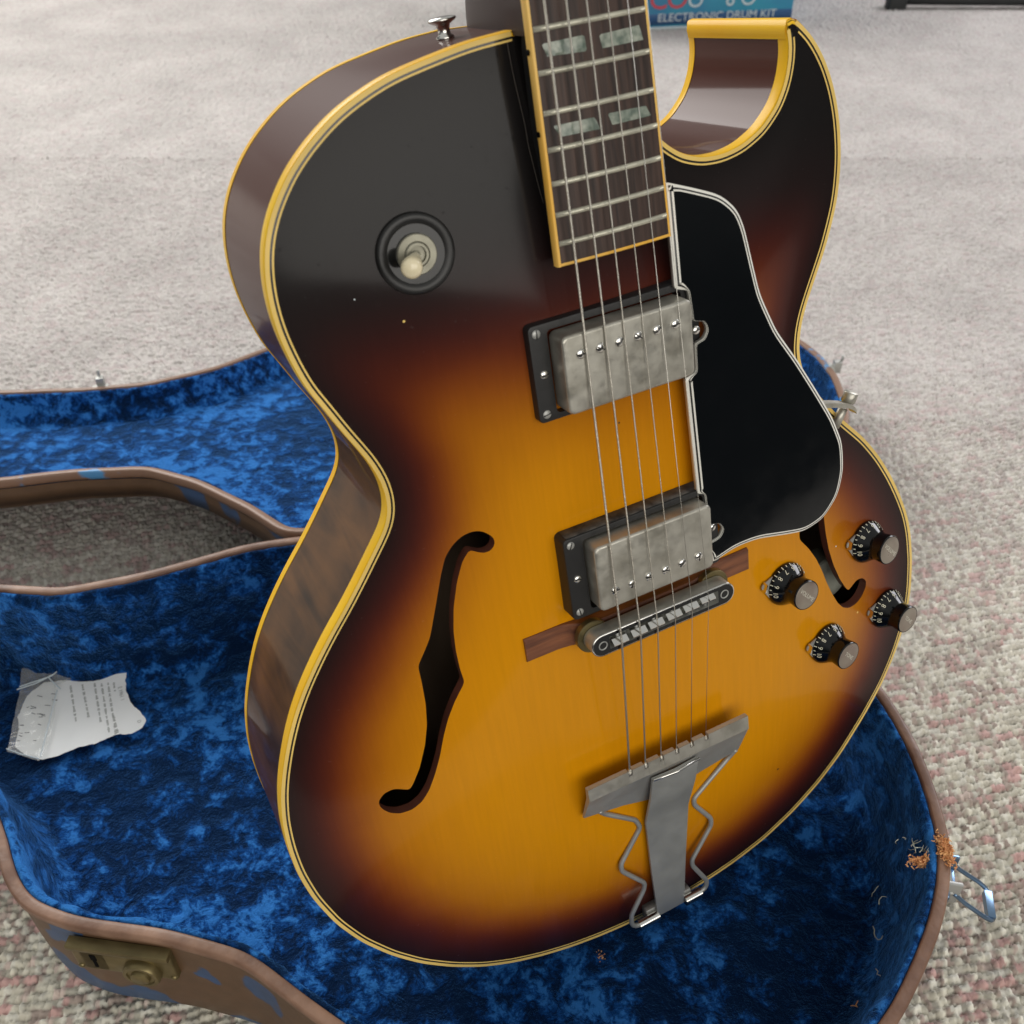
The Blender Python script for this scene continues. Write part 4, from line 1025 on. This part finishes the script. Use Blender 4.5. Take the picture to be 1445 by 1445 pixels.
ZR = [(54, -128, 16.5), (50.1, -133.9, 14.3), (24.2, -154.0, 13.3), (24.5, -159.6, 13.0), (36.5, -178.7, 12.1), (36.4, -184.8, 11.8), (21.4, -207.9, 10.6), (21.8, -213.4, 10.3), (32.2, -234.1, 9.3), (32.0, -239.9, 9.0), (29.5, -241.8, 8.9), (25, -242, 8.9)]
for Z in (ZL, ZR):
    P = resample(Z, .8); P = smooth(P, 1.6, .8); V, F = tube(P, 1.55, 10); obj('spring_wire', V, F, M['nickel_dark'], tp)
for x0, x1 in ((-19.8, -5.2), (15.2, 27.6)):
    V, F = tube([(x0, -243.4, 8.6), ((x0 + x1) / 2, -243.4, 8.6), (x1, -243.4, 8.6)], 3.4, 16); obj('hinge_barrel', V, F, M['brass'] if False else M['chrome'], tp, True, 40)
V, F = prism(rrect(34, 9, 1, 3, (5, -243)), .3, 6, .6); obj('hinge_plate', V, F, M['nickel_dark'], tp)
V, F = box((5, -251.2, -22), (20, 1.6, 34), .6); obj('end_plate', V, F, M['nickel_dark'], tp)

# strings
rad = [.56, .45, .35, .25, .18, .14]
NX = [-18 + 36 * k / 5 for k in range(6)]
for k in range(6):
    xs_, ys_ = SX[k], SY[k]; top_y = 431.0; f = (top_y - ys_) / 629.0
    tx = xs_ + (NX[k] - xs_ + 0.0) * f
    ty = -97.6 - k * .35; P = [(xs[k + 1], ty - 2.2, 25.4), (xs[k + 1], ty + .6, 26.4), (xs_, ys_ - .6, 34.35 + rad[k]), (xs_, ys_, 34.4 + rad[k]), (xs_, ys_ + .6, 34.38 + rad[k]), (tx, top_y, 34.4 + rad[k] - .0475 * top_y)]
    V, F = tube(P, rad[k], 8); obj('string', V, F, M['string_wound'] if k < 4 else M['string_steel'], g)
    V, F = lathe([(rad[k] + .5, 0), (rad[k] + .9, .8), (rad[k] + .9, 2), (rad[k] + .4, 4.5)], 10, frame_z((xs[k + 1], ty - .4, 26.3), (0, 1, .08))); obj('string_wrap', V, F, M['string_wound'], tp)

# control knobs
def knob(bx, by, word, spin):
    z0 = H(bx, by); nrm_ = Hn(bx, by); fr = frame_z((bx, by, z0 + .6), nrm_)
    prof = [(13.0, 0), (13.2, .8), (13.0, 1.9), (12.3, 3.2), (10.9, 5.2), (9.4, 7.4), (8.5, 9.6), (8.4, 11.2), (8.7, 13.6), (8.9, 16.2), (8.9, 16.9), (8.6, 17.3), (8.3, 17.3), (8.3, 16.9)]
    V, F = lathe(prof, 48, fr); k = obj('control_knob', V, F, M['black_plastic'], g, True, 50)
    V, F = lathe([(8.3, 16.8), (8.25, 17.25), (8.0, 17.35), (4, 17.42), (.01, 17.44)], 40, fr, False); obj('knob_cap', V, F, M['cap_metal'], k, True, 60)
    A = fr[1]; o = fr[0]
    # cone point of the skirt for lettering
    def on_skirt(ang_, r, z, slope):
        c, s = math.cos(ang_), math.sin(ang_); rad_ = np.array([c, s, 0]); n = np.array([c * math.cos(slope), s * math.cos(slope), math.sin(slope)])
        p = rad_ * (r + .06) + np.array([0, 0, z]); upv = np.array([-c * math.sin(slope), -s * math.sin(slope), math.cos(slope)])   # towards the centre and up
        x = np.cross(upv, n); Mx = np.eye(4); Mx[:3, 0] = A @ x; Mx[:3, 1] = A @ upv; Mx[:3, 2] = A @ n; Mx[:3, 3] = A @ (p + n * .05) + o; return Mx
    for i in range(11):
        a = spin + R(26.0) * (i - 10)
        Mx = on_skirt(a, 11.3, 4.75, R(36)); text_mesh('numeral', str(i), 3.9, M['number_print'], k, Mx, .03)
    mb2 = MB()
    for i in range(21):
        a = spin + R(13.0) * (i - 20); l = 1.9 if i % 2 == 0 else 1.2
        Mx = on_skirt(a, 12.75, 2.35, R(30)); V, F = box((0, 0, 0), (.5, l, .12)); V = np.asarray(V) @ Mx[:3, :3].T + Mx[:3, 3]; mb2.add(V, F)
    mb2.obj('scale_marks', M['number_print'], k, False, None)
    a = R(-48); Mx = np.eye(4); Mx[:3, :3] = A @ np.array([[math.cos(a), -math.sin(a), 0], [math.sin(a), math.cos(a), 0], [0, 0, 1]]); Mx[:3, 3] = A @ np.array([0, 0, 17.5]) + o
    text_mesh('cap_lettering', word, 3.4, M['cap_print'], k, Mx, .03)
    # pointed metal washer under the knob
    pa = R(163); T = np.array([(7, -9), (9, 9), (17.0, 2.2), (18.2, 1.2), (18.4, 0), (18.2, -1.2), (17.0, -2.2)])
    T = np.c_[T[:, 0] * math.cos(pa) - T[:, 1] * math.sin(pa), T[:, 0] * math.sin(pa) + T[:, 1] * math.cos(pa)]
    rws = []
    for dz in (-.5, .2):
        zz = [dz + (.9 + 2.2 * max(0, (np.hypot(*q) - 12) / 6) if False else .9) for q in T]; rws.append(np.c_[T, zz])
    V, F = loft(rws, True, True, True)
    if 0.5 * np.sum(T[:, 0] * np.roll(T[:, 1], -1) - np.roll(T[:, 0], -1) * T[:, 1]) < 0: F = [f[::-1] for f in F]
    V = np.asarray(V) @ A.T + o; ptr = obj('pointer', V, F, M['nickel_dark'], k, False)
    tipc = np.array([math.cos(pa), math.sin(pa), 0]); side = np.array([-tipc[1], tipc[0], 0])
    V = [tipc * 17.6 + side * 3.0 * s + np.array([0, 0, z]) for s, z in ((-1, .6), (1, .6), (.75, 3.8), (-.75, 3.8))]; V += [v - tipc * .7 for v in V]
    V = np.array(V) @ A.T + o; obj('pointer_tip', V, [[0, 1, 2, 3], [7, 6, 5, 4], [0, 4, 5, 1], [3, 2, 6, 7], [0, 3, 7, 4], [1, 5, 6, 2]], M['chrome'], ptr, False)
    return k
knob(162.1, -29.8, 'VOLUME', R(188)); knob(94.9, -27.2, 'VOLUME', R(184)); knob(182.2, -88.3, 'TONE', R(186)); knob(127.2, -85.2, 'TONE', R(184))

# toggle switch on the upper bout
sx0, sy0 = -84.8, 205.7; hz = H(sx0, sy0); fr = frame_z((sx0, sy0, hz - .2), Hn(sx0, sy0))
V, F = lathe([(16.6, 0), (16.6, 1.2), (16.1, 2.2), (15.2, 2.7), (13.2, 2.5), (12.2, 1.7), (11.8, 1.5), (6.0, 1.7)], 56, fr, False); sw = obj('switch_ring', V, F, M['black_satin'], g, True, 60)
V, F = lathe([(12.2, 1.62), (6.0, 1.8), (.01, 1.8)], 40, fr, False); obj('switch_washer', V, F, M['black_plastic'], sw, True, 60)
V, F = lathe([(8.4, 1.7), (8.4, 3.2), (8.0, 3.7), (5.4, 3.7), (5.3, 3.2), (5.0, 3.9), (4.6, 4.2), (3.7, 4.2), (3.5, 2.4), (.01, 2.2)], 40, fr, False); nut = obj('switch_nut', V, F, mat('dull_switch_nut', (0.34, 0.33, 0.26), 0.45, metal=0.6, var=0.3, vscale=90), sw, True, 35)
for k in range(40):
    a = 2 * math.pi * k / 40
    if k % 4 == 0: 
        V, F = box((8.35 * math.cos(a), 8.35 * math.sin(a), 2.6), (.4, .4, 1.6)); obj('nut_notch', np.asarray(V) @ fr[1].T + fr[0], F, M['black_line'], nut, False)
d = fr[1] @ np.array([-.46, -.16, 1.0]); d /= np.linalg.norm(d); base = fr[0] + fr[1] @ np.array([0, 0, 2.2])
V, F = tube([base, base + d * 3, base + d * 6], 1.7, 12); obj('switch_lever', V, F, M['chrome'], sw)
V, F = lathe([(2.2, 0), (2.6, .6), (3.2, 4), (4.0, 7.5), (4.4, 9.5), (4.3, 11.3), (3.6, 12.6), (2.2, 13.4), (.01, 13.6)], 28, frame_z(base + d * 4.4, d), False); obj('switch_tip', V, F, M['amber_cap'], sw)

# strap button on the shoulder beside the heel
fr = frame_z((-40.5, 279.2, -35), (-.05, 1, 0))
V, F = lathe([(3.8, 0), (3.9, .6), (2.7, 1.5), (2.5, 3.2), (3.0, 5.2), (5.6, 6.6), (6.1, 7.2), (5.9, 7.8), (3.4, 8.3), (.01, 8.4)], 28, fr, False); obj('strap_button', V, F, M['chrome'], g)

cr_ = smooth(resample([(-29.0, 277.3), (-28.4, 262.8), (-27.2, 245.0), (-27.4, 236), (-26.8, 229.5), (-25.9, 219.1), (-25.0, 212.9)], 1), 2, 1)
V, F = tube(np.array([(x, y, H(x, y) + .02) for x, y in cr_]), .13, 4); obj('lacquer_crack', V, F, mat('lacquer_crack_edge', (0.10, 0.085, 0.07), 0.5), g)
# a few dings and dust specks that stand out in the photograph
for c, r, m in (((-2, 105), .5, 'black_line'), ((92.4, -172.4), .8, 'black_line'), ((137.3, -199.5), .7, 'black_line'), ((-94.9, 179.3), .6, 'binding_top'), ((-113, 193), .35, 'box_white'), ((137, -22), .5, 'box_white'), ((156, -78), .7, 'binding_top')):
    z = H(*c); V, F = lathe([(r, .03), (.01, .06)], 8, frame_z((c[0], c[1], z), Hn(*c)), False); obj('lacquer_chip', V, F, M[m], g)
